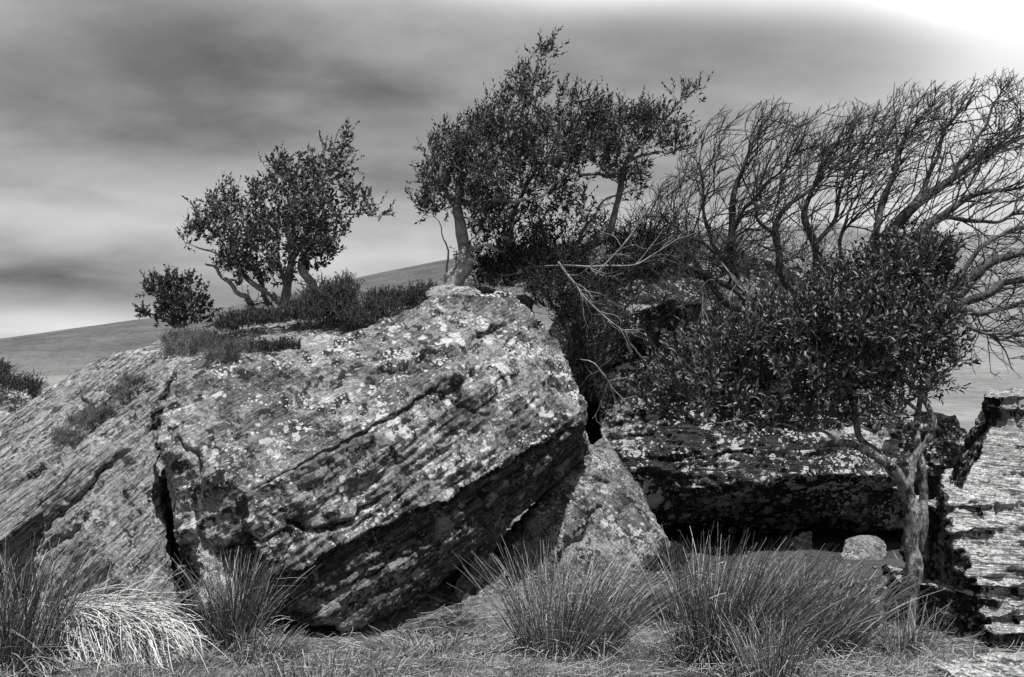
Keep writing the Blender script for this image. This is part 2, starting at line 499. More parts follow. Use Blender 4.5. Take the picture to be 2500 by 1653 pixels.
# ------------------------------------------------------------------ rocks
def polyline_dist(x, y, pts):
    d = np.full(x.shape, 1e9); tt = np.zeros_like(d); n = len(pts) - 1
    for i in range(n):
        x0, y0 = pts[i]; x1, y1 = pts[i + 1]
        dx, dy = x1 - x0, y1 - y0
        t = np.clip(((x - x0) * dx + (y - y0) * dy) / (dx * dx + dy * dy), 0, 1)
        e = np.hypot(x - x0 - t * dx, y - y0 - t * dy)
        m = e < d; d[m] = e[m]; tt[m] = (i + t[m]) / n
    return d, tt


def make_rock(name, hulls, voxel, mat, label, tilt=(0.0, 30.0), amp=1.0, strata=1.0, rough=1.0, cracks=(), ledges=(), seed=0, cat='boulder', subs=None, relax=2, group=None, flank=None, under=None):
    bm = bmesh.new()
    for h in hulls:
        b2 = bmesh.new()
        vs_ = [b2.verts.new(at(*p)) for p in h]
        r = bmesh.ops.convex_hull(b2, input=vs_)
        junk = [g for g in r['geom_interior'] + r['geom_unused'] if isinstance(g, bmesh.types.BMVert)]
        if junk: bmesh.ops.delete(b2, geom=list(set(junk)), context='VERTS')
        bmesh.ops.recalc_face_normals(b2, faces=b2.faces)
        me2 = bpy.data.meshes.new('tmp'); b2.to_mesh(me2); b2.free()
        bm.from_mesh(me2); bpy.data.meshes.remove(me2)
    me = bpy.data.meshes.new(name); bm.to_mesh(me); bm.free()
    o = bpy.data.objects.new(name, me); COL.objects.link(o)
    md = o.modifiers.new('remesh', 'REMESH'); md.mode = 'VOXEL'; md.voxel_size = voxel
    dg = bpy.context.evaluated_depsgraph_get()
    new = bpy.data.meshes.new_from_object(o.evaluated_get(dg))
    o.modifiers.clear(); o.data = new; new.name = name; bpy.data.meshes.remove(me)
    n = len(new.vertices)
    P = np.empty(n * 3); new.vertices.foreach_get('co', P); P = P.reshape(-1, 3)
    # relax the hull edges a little
    ne = len(new.edges); E = np.empty(ne * 2, int); new.edges.foreach_get('vertices', E); E = E.reshape(-1, 2)
    deg = np.bincount(E.ravel(), minlength=n)[:, None]
    for _ in range(relax * 3 + 1):
        S = np.zeros_like(P)
        for k in range(3):
            S[:, k] = np.bincount(E[:, 0], P[E[:, 1], k], n) + np.bincount(E[:, 1], P[E[:, 0], k], n)
        P = 0.5 * P + 0.5 * S / np.maximum(deg, 1)
    new.vertices.foreach_set('co', P.ravel()); new.update()
    N = np.empty(n * 3); new.vertex_normals.foreach_get('vector', N); N = N.reshape(-1, 3)
    # bedding frame
    rm = np.array(Matrix.Rotation(math.radians(tilt[0]), 3, 'X') @ Matrix.Rotation(-math.radians(tilt[1]), 3, 'Y'))
    e1, e2, nb = rm[:, 0], rm[:, 1], rm[:, 2]
    S = np.stack([P @ e1, P @ e2, P @ nb], -1)
    warp = 0.07 * fbm(P * 0.7, 2, seed + 11)
    S[:, 2] += warp
    disp = amp * 0.085 * fbm(P * 0.8, 3, seed + 1)
    disp += rough * (0.015 * fbm(P * 6.5, 3, seed + 2) + 0.007 * fbm(P * 21.0, 2, seed + 14))
    big = fbm(P * 0.7, 2, seed + 8)
    def saw(x, k=0.82):
        f = x - np.floor(x)
        return np.where(f < k, f / k, (1 - f) / (1 - k)) - 0.5
    gate = smooth01(0.45 + 1.5 * fbm(P * 1.0, 2, seed + 21))
    gate2 = smooth01(0.5 + 1.6 * fbm(P * 2.1 + 5, 2, seed + 22))
    along = 0.35 * pn(S * np.array([1.1, 1.1, 2.0]), seed + 3) + 0.14 * pn(S * np.array([4.0, 4.0, 5.0]), seed + 13)
    s1 = saw(S[:, 2] * 4.6 + along * 1.0) * (0.35 + 0.65 * gate)
    s2 = saw(S[:, 2] * 13.0 + along * 1.7, 0.75) * (0.25 + 0.75 * gate2)
    s3 = pn(S * np.array([2.6, 2.6, 34.0]), seed + 5) + 0.6 * pn(S * np.array([6.0, 6.0, 75.0]), seed + 25)
    bedface = 1.0 - 0.6 * np.abs(N @ nb) ** 2
    disp += strata * bedface * (0.050 * s1 + 0.024 * s2 + 0.009 * s3)
    # crisp broken facets
    fa = pn(S * np.array([1.7, 1.7, 4.0]) + 0.2 * fbm(P * 7, 2, seed + 26)[:, None], seed + 12)
    disp += 0.03 * amp * np.floor(fa * 3.5) / 2.0
    cr = pn(S * np.array([0.9, 0.9, 4.2]) + 0.12 * fbm(P * 5, 3, seed + 28)[:, None], seed + 29)
    disp -= 0.035 * rough * np.exp(-(np.abs(cr) / 0.018) ** 1.2) * smooth01(0.3 + 1.3 * fbm(P * 1.3, 2, seed + 30))
    cr2 = pn(S * np.array([2.6, 2.6, 1.2]) + 0.10 * fbm(P * 6, 3, seed + 31)[:, None], seed + 32)
    disp -= 0.022 * rough * np.exp(-(np.abs(cr2) / 0.02) ** 1.2) * smooth01(0.1 + 1.4 * fbm(P * 1.6, 2, seed + 33))
    px, py = proj(P)
    front = smooth01((0.35 - N[:, 1]) / 0.5)
    jit = 12 * fbm(P * 4.0, 4, seed + 15, 0.6); jit2 = 12 * fbm(P * 4.0 + 31, 4, seed + 16, 0.6)
    for pts, w, dep in cracks:
        d, tt = polyline_dist(px + jit, py + jit2, pts)
        ww = w * (0.7 + 0.6 * np.abs(fbm(P * 5, 2, seed + 17)))
        disp -= front * dep * np.exp(-(d / (0.62 * ww)) ** 1.3) * np.clip(np.minimum(tt, 1 - tt) * 8 + 0.25, 0, 1)
    for pts, fall, dep in ledges:
        # rock below the line is set back: a step whose lip follows the line
        d, tt = polyline_dist(px + jit, py + jit2, pts)
        xs = [p[0] for p in pts]; ys = [p[1] for p in pts]
        o_ = np.argsort(xs)
        yl = np.interp(px + jit, np.array(xs)[o_], np.array(ys)[o_])
        below = (py + jit2) > yl
        inx = np.clip((px - min(xs)) / 40, 0, 1) * np.clip((max(xs) - px) / 40, 0, 1)
        stp = np.where(below, np.exp(-d / fall), 0.0) - np.where(below, 0, 0.35 * np.exp(-d / (fall * 0.5)))
        disp -= front * dep * stp * inx
    P = P + N * disp[:, None]
    base = np.array([P[:, 0].mean(), P[:, 1].mean(), max(P[:, 2].min(), -0.3)])
    new.vertices.foreach_set('co', (P - base).ravel())
    new.polygons.foreach_set('use_smooth', np.ones(len(new.polygons), bool))
    new.update()
    new.materials.clear(); new.materials.append(mat)
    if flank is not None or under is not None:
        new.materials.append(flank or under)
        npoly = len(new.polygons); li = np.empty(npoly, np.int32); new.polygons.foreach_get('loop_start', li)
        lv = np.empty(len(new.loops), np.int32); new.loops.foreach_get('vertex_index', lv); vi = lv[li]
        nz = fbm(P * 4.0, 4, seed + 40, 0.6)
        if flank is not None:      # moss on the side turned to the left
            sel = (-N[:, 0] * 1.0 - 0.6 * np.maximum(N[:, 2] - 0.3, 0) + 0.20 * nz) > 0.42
        else:                      # underside: shade put into a darker colour, also with less lichen
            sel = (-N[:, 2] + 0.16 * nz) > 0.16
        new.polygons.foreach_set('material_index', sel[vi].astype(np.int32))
    o.location = base
    return tag(o, label, cat, group)


R = {}
# -- the leaning boulder
R['main'] = make_rock('leaning_boulder', [
    # right, thick end of the slab: lit upper face, steep middle band, overhanging underside
    [(700, 868, 8.2), (950, 775, 8.7), (1060, 728, 8.9), (1245, 708, 9.1), (1300, 755, 9.0), (1368, 835, 8.9), (1392, 905, 8.8), (1442, 985, 8.65),
     (590, 1205, 7.14), (700, 1148, 7.22), (800, 1092, 7.38), (1060, 940, 7.92), (1300, 900, 8.45),
     (1438, 1030, 8.6), (1250, 1115, 8.15), (1050, 1228, 7.78), (830, 1330, 7.40), (640, 1432, 7.20),
     (1436, 1108, 9.5), (1190, 1335, 8.75), (1000, 1475, 8.0), (860, 1532, 7.65), (660, 1520, 7.4),
     (900, 900, 10.4), (1230, 780, 10.6), (1380, 920, 10.5), (1300, 1200, 10.2), (800, 1450, 9.4)],
    # left end of the face
    [(432, 900, 7.85), (470, 885, 7.95), (560, 884, 8.0), (760, 852, 8.3), (398, 1075, 7.55), (590, 1200, 7.16), (425, 1290, 7.48), (480, 1440, 7.42),
     (700, 1400, 7.3), (640, 1500, 7.35), (800, 1330, 7.45), (800, 1095, 7.42), (520, 1500, 7.45),
     (520, 980, 9.4), (800, 960, 9.8), (560, 1450, 9.0)],
    # small foot block
    [(480, 1330, 7.35), (560, 1300, 7.4), (540, 1480, 7.15), (470, 1500, 7.15), (600, 1500, 7.3), (500, 1500, 8), (580, 1350, 8)],
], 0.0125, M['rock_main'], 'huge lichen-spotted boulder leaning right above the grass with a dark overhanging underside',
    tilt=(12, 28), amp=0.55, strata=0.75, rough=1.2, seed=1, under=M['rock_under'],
    cracks=[([(590, 1205), (700, 1150), (900, 1050), (1050, 955), (1110, 915)], 6, 0.06),
            ([(880, 905), (960, 900), (1060, 860), (1200, 800), (1260, 770)], 6, 0.06),
            ([(1060, 960), (1200, 880), (1300, 800), (1340, 770)], 5, 0.04),
            ([(690, 1275), (740, 1292), (800, 1295), (860, 1265), (950, 1200)], 8, 0.10),
            ([(430, 1060), (480, 1120), (470, 1250), (500, 1330)], 6, 0.06),
            ([(560, 1210), (590, 1290), (640, 1330)], 6, 0.05),
            ([(640, 950), (720, 900), (760, 880)], 5, 0.03), ([(700, 1000), (800, 950), (860, 910)], 5, 0.03),
            ([(700, 1420), (850, 1340), (1050, 1240), (1250, 1130), (1420, 1020)], 7, 0.06),
            ([(800, 1430), (1000, 1310), (1200, 1190), (1400, 1060)], 6, 0.05), ([(760, 1480), (960, 1370), (1200, 1240), (1400, 1110)], 6, 0.05),
            ([(960, 920), (1060, 950), (1110, 990), (1200, 1010)], 8, 0.04)],
    ledges=[([(900, 905), (1060, 865), (1250, 775)], 24, 0.06),
            ([(640, 1425), (830, 1335), (1050, 1228), (1250, 1120), (1435, 1020)], 40, 0.06)])

# -- the sloping boulder on the left
R['ramp'] = make_rock('sloping_boulder', [
    [(285, 850, 9.5), (335, 842, 9.3), (395, 852, 9.2), (420, 895, 9.0), (405, 940, 8.5), (372, 1000, 8.0), (190, 1130, 7.5), (60, 1262, 7.35), (-80, 1390, 7.3),
     (107, 955, 9.4), (0, 1024, 9.3), (-200, 1150, 9.2), (120, 1330, 7.55), (250, 1260, 7.75), (385, 1120, 8.25),
     (420, 1400, 8.1), (100, 1440, 7.8), (-120, 1440, 7.5), (340, 960, 11), (0, 1200, 10.8), (430, 1400, 10), (-160, 1400, 10)],
    [(290, 1070, 7.7), (368, 1015, 7.95), (385, 1150, 7.8), (405, 1300, 7.6), (440, 1500, 7.35), (190, 1150, 7.46), (110, 1240, 7.36), (70, 1340, 7.30), (100, 1540, 7.2),
     (330, 1480, 7.25), (230, 1330, 7.28), (440, 1480, 8.2), (100, 1500, 8.0), (380, 1050, 8.2)],
], 0.0135, M['rock_ramp'], 'sloping streaked boulder at the left with a long bright ramp of bedding lines',
    tilt=(18, 36), amp=0.6, strata=0.9, rough=0.7, seed=4,
    cracks=[([(390, 960), (300, 1020), (190, 1100), (110, 1180)], 8, 0.09),
            ([(330, 1080), (240, 1160), (170, 1230), (90, 1300)], 9, 0.10),
            ([(330, 930), (230, 1000), (190, 960)], 7, 0.06),
            ([(220, 1260), (130, 1330), (80, 1350)], 9, 0.10), ([(300, 1180), (340, 1250), (330, 1320)], 5, 0.05),
            ([(60, 1220), (160, 1130), (330, 1010)], 6, 0.05), ([(0, 1200), (120, 1100), (300, 960), (380, 900)], 6, 0.05), ([(30, 1130), (180, 1010), (300, 900)], 5, 0.03)],
    ledges=[([(20, 1200), (160, 1090), (330, 960), (400, 930)], 20, 0.06)])

# -- rock bank behind and above (carries the hollies)
R['bank'] = make_rock('rock_bank', [
    [(350, 852, 9.7), (400, 825, 10.0), (530, 788, 10.4), (700, 756, 10.7), (900, 735, 10.9), (1060, 712, 10.9), (1180, 700, 10.8), (1300, 730, 10.8),
     (430, 880, 9.0), (560, 905, 8.9), (850, 830, 9.4), (1000, 775, 9.6), (1240, 745, 9.8),
     (400, 1300, 9.5), (1300, 1250, 10.4), (350, 1000, 12), (700, 800, 12.5), (1300, 760, 12.5)],
    [(540, 865, 9.05), (620, 828, 9.3), (740, 800, 9.5), (820, 803, 9.5), (840, 825, 9.3), (700, 860, 8.8), (560, 885, 8.8), (700, 1000, 9.2), (830, 840, 10)],
    [(375, 860, 9.2), (430, 862, 9.1), (500, 880, 8.8), (400, 930, 8.7), (345, 850, 9.5), (430, 960, 9.6)],
], 0.02, M['rock_top'], 'low domed rock ledges behind the leaning boulder, carrying hollies and heather',
    tilt=(5, 15), amp=0.4, strata=0.9, seed=9, cat='rock')
R['cap'] = make_rock('cap_stone', [
    [(1050, 702, 9.75), (1100, 694, 9.9), (1150, 696, 9.9), (1178, 712, 9.8), (1150, 730, 9.5), (1070, 735, 9.5), (1040, 720, 9.6), (1060, 760, 9.8), (1170, 750, 10.2)],
], 0.012, M['rock_top'], 'small pale flat rock at the foot of the leaning holly trunk', tilt=(5, 8), amp=0.25, strata=0.6, seed=12, cat='rock')
# -- pyramid and wedge under the overhang
R['pyr'] = make_rock('propping_boulder', [
    [(1425, 1085, 9.9), (1475, 1062, 10.0), (1500, 1100, 9.8), (1572, 1195, 9.6), (1648, 1340, 9.45), (1600, 1420, 9.2), (1300, 1450, 8.75), (1150, 1440, 8.9),
     (1290, 1290, 9.0), (1420, 1150, 9.5), (1430, 1120, 11.0), (1640, 1380, 10.8), (1180, 1430, 10.2)],
], 0.0135, M['rock_pyr'], 'speckled triangular boulder propping the underside of the leaning boulder', tilt=(0, -42), amp=0.7, strata=0.5, seed=15,
    cracks=[([(1560, 1190), (1600, 1290), (1640, 1350)], 6, 0.05), ([(1360, 1390), (1390, 1330), (1440, 1290), (1450, 1240)], 16, 0.10)])
R['wedge'] = make_rock('wedge_stone', [
    [(1200, 1320, 8.75), (1235, 1370, 8.6), (1260, 1480, 8.3), (1130, 1490, 8.2), (1100, 1440, 8.4), (1140, 1370, 8.6), (1200, 1400, 9.2), (1240, 1490, 9)],
], 0.014, M['rock_pyr'], 'narrow cracked stone wedged beneath the leaning boulder beside the triangular one', tilt=(0, 60), amp=0.5, strata=0.8, seed=17, cat='rock')
# -- overhanging boulder at the back right
R['cave'] = make_rock('overhanging_boulder', [
    [(1450, 960, 10.8), (1480, 895, 11.0), (1540, 868, 11.2), (1740, 880, 11.2), (1960, 960, 11.2), (2100, 985, 11.1), (2330, 1010, 10.9), (2370, 1090, 10.6),
     (1470, 1110, 10.5), (1560, 1238, 10.55), (1700, 1205, 10.25), (1850, 1172, 10.1), (2000, 1160, 10.05), (2200, 1172, 10.2), (2360, 1170, 10.45),
     (1540, 1275, 11.2), (1640, 1345, 12.4), (2320, 1300, 12.4), (1500, 950, 13), (2330, 1050, 13), (2360, 1240, 11.2)],
    [(1960, 1190, 10.5), (2130, 1165, 10.35), (2280, 1160, 10.5), (2000, 1255, 11.0), (2150, 1290, 10.9), (2330, 1295, 10.9), (2000, 1200, 12), (2330, 1230, 12)],
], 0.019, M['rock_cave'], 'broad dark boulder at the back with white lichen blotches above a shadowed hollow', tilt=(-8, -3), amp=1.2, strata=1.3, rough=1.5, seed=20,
    cracks=[([(1560, 1130), (1750, 1110), (1950, 1110), (2200, 1080)], 8, 0.08), ([(1500, 1060), (1700, 1060), (1900, 1040)], 7, 0.06)],
    ledges=[([(1600, 1215), (1750, 1185), (2000, 1158), (2330, 1160)], 30, 0.10), ([(1500, 1010), (1800, 1020), (2100, 1030), (2330, 1060)], 30, 0.07)])
R['back'] = make_rock('mossy_crag', [
    [(1330, 800, 11.6), (1420, 690, 12.2), (1560, 640, 12.6), (1760, 610, 13), (1950, 650, 13), (2150, 760, 12.8), (2180, 960, 12.2),
     (1480, 878, 11.4), (1740, 885, 11.6), (1380, 1000, 11.3), (2100, 1000, 12), (1400, 1150, 12), (2150, 1200, 13), (1500, 800, 14.5), (2100, 800, 14.5)],
    [(1560, 760, 11.5), (1640, 720, 11.7), (1720, 740, 11.7), (1700, 850, 11.4), (1580, 880, 11.3), (1640, 800, 13)],
], 0.026, M['rock_dark'], 'dark mossy crag rising behind the thicket above the shadowed hollow', tilt=(0, 30), amp=1.1, strata=0.9, seed=24, cat='crag')
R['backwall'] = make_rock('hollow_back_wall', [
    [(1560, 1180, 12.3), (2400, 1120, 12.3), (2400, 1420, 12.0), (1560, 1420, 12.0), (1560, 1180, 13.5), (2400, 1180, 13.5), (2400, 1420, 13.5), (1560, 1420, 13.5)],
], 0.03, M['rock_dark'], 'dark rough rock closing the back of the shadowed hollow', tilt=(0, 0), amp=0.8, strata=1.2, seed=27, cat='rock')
for k, (h, lab) in enumerate([
    ([(1905, 1335, 10.4), (1960, 1300, 10.5), (1985, 1298, 10.5), (1982, 1370, 10.3), (1930, 1400, 10.2), (1890, 1395, 10.3), (1950, 1340, 10.9)], 'small angular stone just inside the shadowed hollow'),
    ([(2052, 1345, 10.0), (2062, 1312, 10.1), (2130, 1302, 10.2), (2160, 1318, 10.2), (2168, 1355, 10.0), (2150, 1395, 9.9), (2050, 1400, 9.9), (2110, 1330, 10.8)], 'squat block stone in the hollow left of the tree trunk')]):
    make_rock('hollow_stone', [h], 0.012, M['rock_pyr'], lab, tilt=(0, 5), amp=0.2, strata=0.4, seed=30 + k, cat='stone')
# -- right foreground rock
def layered_hulls():
    rng = np.random.RandomState(8)
    def px_of(x, y, z): return (1250 + x / y * F, HOR - (z - EYE) / y * F, y)
    H = []
    z = 0.965; t = 0.0
    while z > 0.16:
        th = rng.uniform(0.045, 0.12); t = (0.965 - z) / 0.80
        xl = 3.05 + 0.08 * t + rng.uniform(-0.03, 0.04); yf = 7.05 - 0.62 * t + rng.choice([-0.04, 0.0, 0.04]) + rng.uniform(-0.04, 0.04)
        xb = 3.36 - 0.42 * t; yb = 7.9 - 0.45 * t
        yr = yf - 0.05 + rng.uniform(-0.1, 0.1); tilt = 0.035
        cuts = [xl] + sorted(rng.uniform(3.25, 4.1, rng.randint(1, 4))) + [4.7]
        rise = rng.uniform(-0.02, 0.10)
        for ci in range(len(cuts) - 1):
            x0, x1 = cuts[ci], cuts[ci + 1] + 0.01
            j = rng.uniform(-0.06, 0.06) if ci else 0.0; jz = rng.uniform(-0.025, 0.02); thk = th * rng.uniform(0.75, 1.15)
            q = []
            for zz, e in ((z + jz, 0.0), (z + jz - thk * 0.75, -0.6 * thk), (z + jz - thk * 1.0, 0.05)):
                r0, r1 = rise * (x0 - xl), rise * (x1 - xl)
                q += [px_of(x0 + (e if ci == 0 else 0), yf + j + e, zz + r0), px_of((x0 + x1) / 2, yf + j + e - rng.uniform(-0.03, 0.06), zz + (r0 + r1) / 2), px_of(x1, yf + j + e + rng.uniform(-0.05, 0.05), zz + r1),
                      px_of(xb if ci == 0 else x0, yb, zz), px_of(x1, 8.6, zz + r1)]
            H.append(q)
        z -= th
    H.append([px_of(3.12, 7.12, 0.93), px_of(3.2, 6.6, 0.2), px_of(3.05, 7.4, 0.15), px_of(3.4, 7.9, 0.93), px_of(4.6, 7.1, 0.95), px_of(4.6, 6.55, 0.2), px_of(4.6, 8.5, 0.95), px_of(4.6, 8.5, 0.1), px_of(3.1, 8.0, 0.1)])
    # foot set back under the layers, dark hollow below
    H.append([px_of(3.0, 6.75, 0.35), px_of(2.83, 7.3, 0.3), px_of(2.78, 7.25, -0.1), px_of(2.95, 6.75, -0.1), px_of(3.15, 6.6, -0.1), px_of(3.2, 6.55, 0.3), px_of(4.6, 6.6, -0.1), px_of(4.6, 6.5, 0.3), px_of(4.6, 8, -0.1), px_of(3, 8, -0.1), px_of(3, 8, .3)])
    # upper block: thin layers on top, steep smooth face beneath
    H.append([(2430, 1000, 7.45), (2412, 1100, 7.3), (2345, 1200, 7.15), (2680, 1205, 7.0), (2680, 1030, 7.15), (2372, 1040, 7.95), (2290, 1215, 7.9), (2410, 1000, 8.7), (2690, 1000, 8.9), (2310, 1250, 8.6)])
    for (a_, b_, o_) in ((958, 985, 0.0), (980, 1002, -0.05), (1000, 1030, 0.03)):
        H.append([(2402 + 20 * o_, a_ + 6, 7.65 + o_), (2398, b_ + 6, 7.65 + o_), (2660, a_ - 8, 7.35 + o_), (2660, b_ - 6, 7.35 + o_), (2440, a_ + 4, 7.4 + o_), (2440, b_ + 4, 7.4 + o_), (2420, a_ + 4, 8.8), (2420, b_ + 4, 8.8), (2690, a_, 8.9), (2690, b_, 8.9)])
    return H


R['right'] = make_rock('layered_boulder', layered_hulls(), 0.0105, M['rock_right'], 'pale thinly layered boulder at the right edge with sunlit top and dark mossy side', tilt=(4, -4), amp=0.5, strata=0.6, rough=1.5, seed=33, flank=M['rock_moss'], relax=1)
R['mossrock'] = make_rock('mossy_rock', [
    [(2178, 1440, 7.4), (2205, 1390, 7.5), (2235, 1385, 7.5), (2215, 1500, 7.2), (2175, 1530, 7.25), (2190, 1600, 7.1), (2240, 1600, 7.1), (2200, 1450, 8), (2180, 1560, 7.9)],
], 0.013, M['rock_moss'], 'dark mossy rock hugging the left side of the evergreen trunk foot', tilt=(0, 60), amp=0.4, strata=0.8, seed=44, cat='rock')
R['slab'] = make_rock('ground_slab', [
    [(2275, 1618, 6.05), (2390, 1588, 6.3), (2600, 1575, 6.3), (2650, 1640, 5.6), (2340, 1650, 5.7), (2300, 1720, 5.9), (2500, 1720, 6.3), (2650, 1760, 5.6), (2350, 1740, 5.65), (2280, 1680, 6.2)],
], 0.012, M['rock_right'], 'flat pale rock slab lying in the grass at the bottom right corner', tilt=(2, 0), amp=0.25, strata=0.4, seed=36, cat='rock')
R['white'] = make_rock('pale_stone', [
    [(2110, 1435, 7.75), (2150, 1402, 7.85), (2198, 1398, 7.85), (2208, 1450, 7.6), (2200, 1515, 7.4), (2150, 1505, 7.45), (2118, 1475, 7.6), (2180, 1500, 8.1), (2150, 1420, 8.15)],
], 0.012, M['rock_right'], 'small pale sunlit stone in the grass left of the tree trunk', tilt=(0, 25), amp=0.2, strata=0.3, seed=38, cat='stone')
# -- outcrop far left
R['outcrop'] = make_rock('low_outcrop', [
    [(-150, 930, 15), (0, 938, 15), (60, 950, 15), (95, 985, 14.5), (40, 1040, 14), (-150, 1090, 13.5), (-100, 1000, 17), (80, 1030, 17)],
], 0.035, M['rock_top'], 'low rock outcrop in the grass at the far left edge behind the sloping boulder', tilt=(0, -8), amp=0.4, strata=0.8, seed=40, cat='outcrop')
print('rocks', sum(len(o.data.polygons) for o in bpy.data.objects if o.type == 'MESH'))
bpy.context.view_layer.update()


def cast(obj, px, py):
    o = Vector((0, 0, EYE)); d = Vector(at(px, py, 1.0)) - o
    mi = obj.matrix_world.inverted()
    hit, loc, nor, _ = obj.ray_cast(mi @ o, (mi.to_3x3() @ d).normalized())
    return (np.array(obj.matrix_world @ loc), np.array(nor)) if hit else (None, None)


def top_of(obj, x, y, z0=6.0):
    mi = obj.matrix_world.inverted()
    hit, loc, nor, _ = obj.ray_cast(mi @ Vector((x, y, z0)), Vector((0, 0, -1)))
    return np.array(obj.matrix_world @ loc) if hit else None

# ------------------------------------------------------------------ trees
def resample(pts, step=0.05):
    pts = np.asarray(pts, float)
    # Catmull-Rom through the points
    out = []
    n = len(pts)
    for i in range(n - 1):
        p0 = pts[max(i - 1, 0)]; p1 = pts[i]; p2 = pts[i + 1]; p3 = pts[min(i + 2, n - 1)]
        k = max(2, int(np.linalg.norm(p2[:3] - p1[:3]) / step))
        for t in np.linspace(0, 1, k, endpoint=False):
            out.append(0.5 * ((2 * p1) + (-p0 + p2) * t + (2 * p0 - 5 * p1 + 4 * p2 - p3) * t * t + (-p0 + 3 * p1 - 3 * p2 + p3) * t ** 3))
    out.append(pts[-1])
    return np.array(out)


def limb(spec, rng, wob=0.01):
    """spec: list of (px,py,Y,radius m)"""
    a = np.array([list(at(p[0], p[1], p[2])) + [p[3]] for p in spec])
    r = resample(a)
    k = len(r)
    t = np.linspace(0, 1, k)
    for ax in range(3):
        ph = rng.uniform(0, 6.28, 3)
        r[:, ax] += wob * (np.sin(t * 9 + ph[0]) + 0.6 * np.sin(t * 21 + ph[1])) * np.minimum(t * 4, 1)
    return r


def blobs_points(blobs, n, rng, surface=0.35):
    w = np.array([b[2] * b[3] * (b[6] if len(b) > 6 else 1.0) for b in blobs]); w = w / w.sum()
    idx = rng.choice(len(blobs), n, p=w)
    out = []
    d = unit(rng.normal(size=(n, 3))); rad = rng.uniform(0, 1, n) ** surface
    for i in range(n):
        b = blobs[idx[i]]
        Y = b[4] + d[i, 1] * rad[i] * b[5]
        out.append(at(b[0] + d[i, 0] * rad[i] * b[2], b[1] - d[i, 2] * rad[i] * b[3], Y))
    return np.array(out)


def connect(limbs, tips, rng, k=7, sag=0.12, minr=0.0016, twist=0.5, maxd=1e9):
    """joins every tip to the nearest suitable point of the growing tree; returns paths (n,k,3), radii (n,k)"""
    nodes = np.concatenate([l[:, :3] for l in limbs]); rad = np.concatenate([l[:, 3] for l in limbs])
    dirs = np.concatenate([unit(np.gradient(l[:, :3], axis=0)) for l in limbs])
    keep = np.concatenate([np.linspace(0, 1, len(l)) > 0.25 for l in limbs])
    nodes, rad, dirs = nodes[keep], rad[keep], dirs[keep]
    cap = len(nodes) + len(tips) * k
    NB = np.empty((cap, 3)); RB = np.empty(cap); DB = np.empty((cap, 3)); m = len(nodes)
    NB[:m] = nodes; RB[:m] = rad; DB[:m] = dirs
    d0 = np.array([np.min(np.linalg.norm(nodes - t, axis=1)) for t in tips])
    paths = []; radii = []
    for i in np.argsort(d0):
        t = tips[i]
        v = t - NB[:m]; d = np.linalg.norm(v, axis=1)
        c = (v * DB[:m]).sum(1) / np.maximum(d, 1e-6)
        j = int(np.argmin(d * (1.35 - 0.55 * c)))
        if d[j] < 0.02: continue
        if d[j] > maxd: continue
        p0 = NB[j]; D = d[j]
        p1 = p0 + unit(DB[j] * 0.7 + unit(v[j]) * 0.8 + rng.normal(size=3) * 0.25 * twist) * D * 0.5
        u = np.linspace(0, 1, k)[:, None]
        pth = (1 - u) ** 2 * p0 + 2 * u * (1 - u) * p1 + u ** 2 * t
        pth[1:-1] += rng.normal(size=(k - 2, 3)) * D * 0.025
        r0 = min(RB[j] * 0.7, 0.004 + 0.010 * D); rr = np.linspace(max(r0, minr * 1.3), minr, k)
        paths.append(pth); radii.append(rr)
        NB[m:m + k - 1] = pth[1:]; RB[m:m + k - 1] = rr[1:]; DB[m:m + k - 1] = unit(np.diff(pth, axis=0)); m += k - 1
    return np.array(paths), np.array(radii)


def sprigs(geo_leaf, geo_twig, starts, dirs, rng, length=0.13, nleaf=11, L=0.05, W=0.02, lift=0.9, detail=1, spread=1.0, twr=0.0014):
    """leafy shoots: a short stem with leaves in a spiral"""
    n = len(starts)
    dirs = unit(dirs)
    ln = length * rng.uniform(0.6, 1.35, n)
    bend = unit(rng.normal(size=(n, 3))) * 0.25 + np.array([0, 0, 0.25])
    u = np.linspace(0, 1, 4)
    pts = starts[:, None, :] + ln[:, None, None] * (u[None, :, None] * dirs[:, None, :] + (u ** 2)[None, :, None] * bend[:, None, :])
    geo_twig.tubes(pts, np.broadcast_to(np.linspace(twr, twr * 0.6, 4), (n, 4)), 3)
    k = np.arange(nleaf); tt = 0.12 + 0.88 * k / (nleaf - 1)
    pos = starts[:, None, :] + ln[:, None, None] * (tt[None, :, None] * dirs[:, None, :] + (tt ** 2)[None, :, None] * bend[:, None, :])
    tang = unit(dirs[:, None, :] + 2 * tt[None, :, None] * bend[:, None, :])
    ph = rng.uniform(0, 6.28, n)[:, None] + k[None] * 2.4 + rng.normal(size=(n, nleaf)) * 0.4
    a = unit(np.cross(tang, np.array([0.3, 0.9, 0.2]))); b = np.cross(tang, a)
    out = np.cos(ph)[..., None] * a + np.sin(ph)[..., None] * b
    open_ = (lift * (1.15 - 0.75 * tt))[None, :, None] * spread
    ld = unit(tang + out * open_ + rng.normal(size=(n, nleaf, 3)) * 0.18)
    up = unit(tang * 0.8 - out * 0.5 + rng.normal(size=(n, nleaf, 3)) * 0.25)
    Ls = L * rng.uniform(0.6, 1.2, (n, nleaf)) * (1.0 - 0.35 * np.maximum(tt - 0.7, 0) / 0.3)[None]
    keep = rng.uniform(size=(n, nleaf)) < 0.9
    geo_leaf.leaves(pos[keep], ld[keep], up[keep], Ls[keep], (Ls * (W / L) * rng.uniform(0.8, 1.2, Ls.shape))[keep], detail)


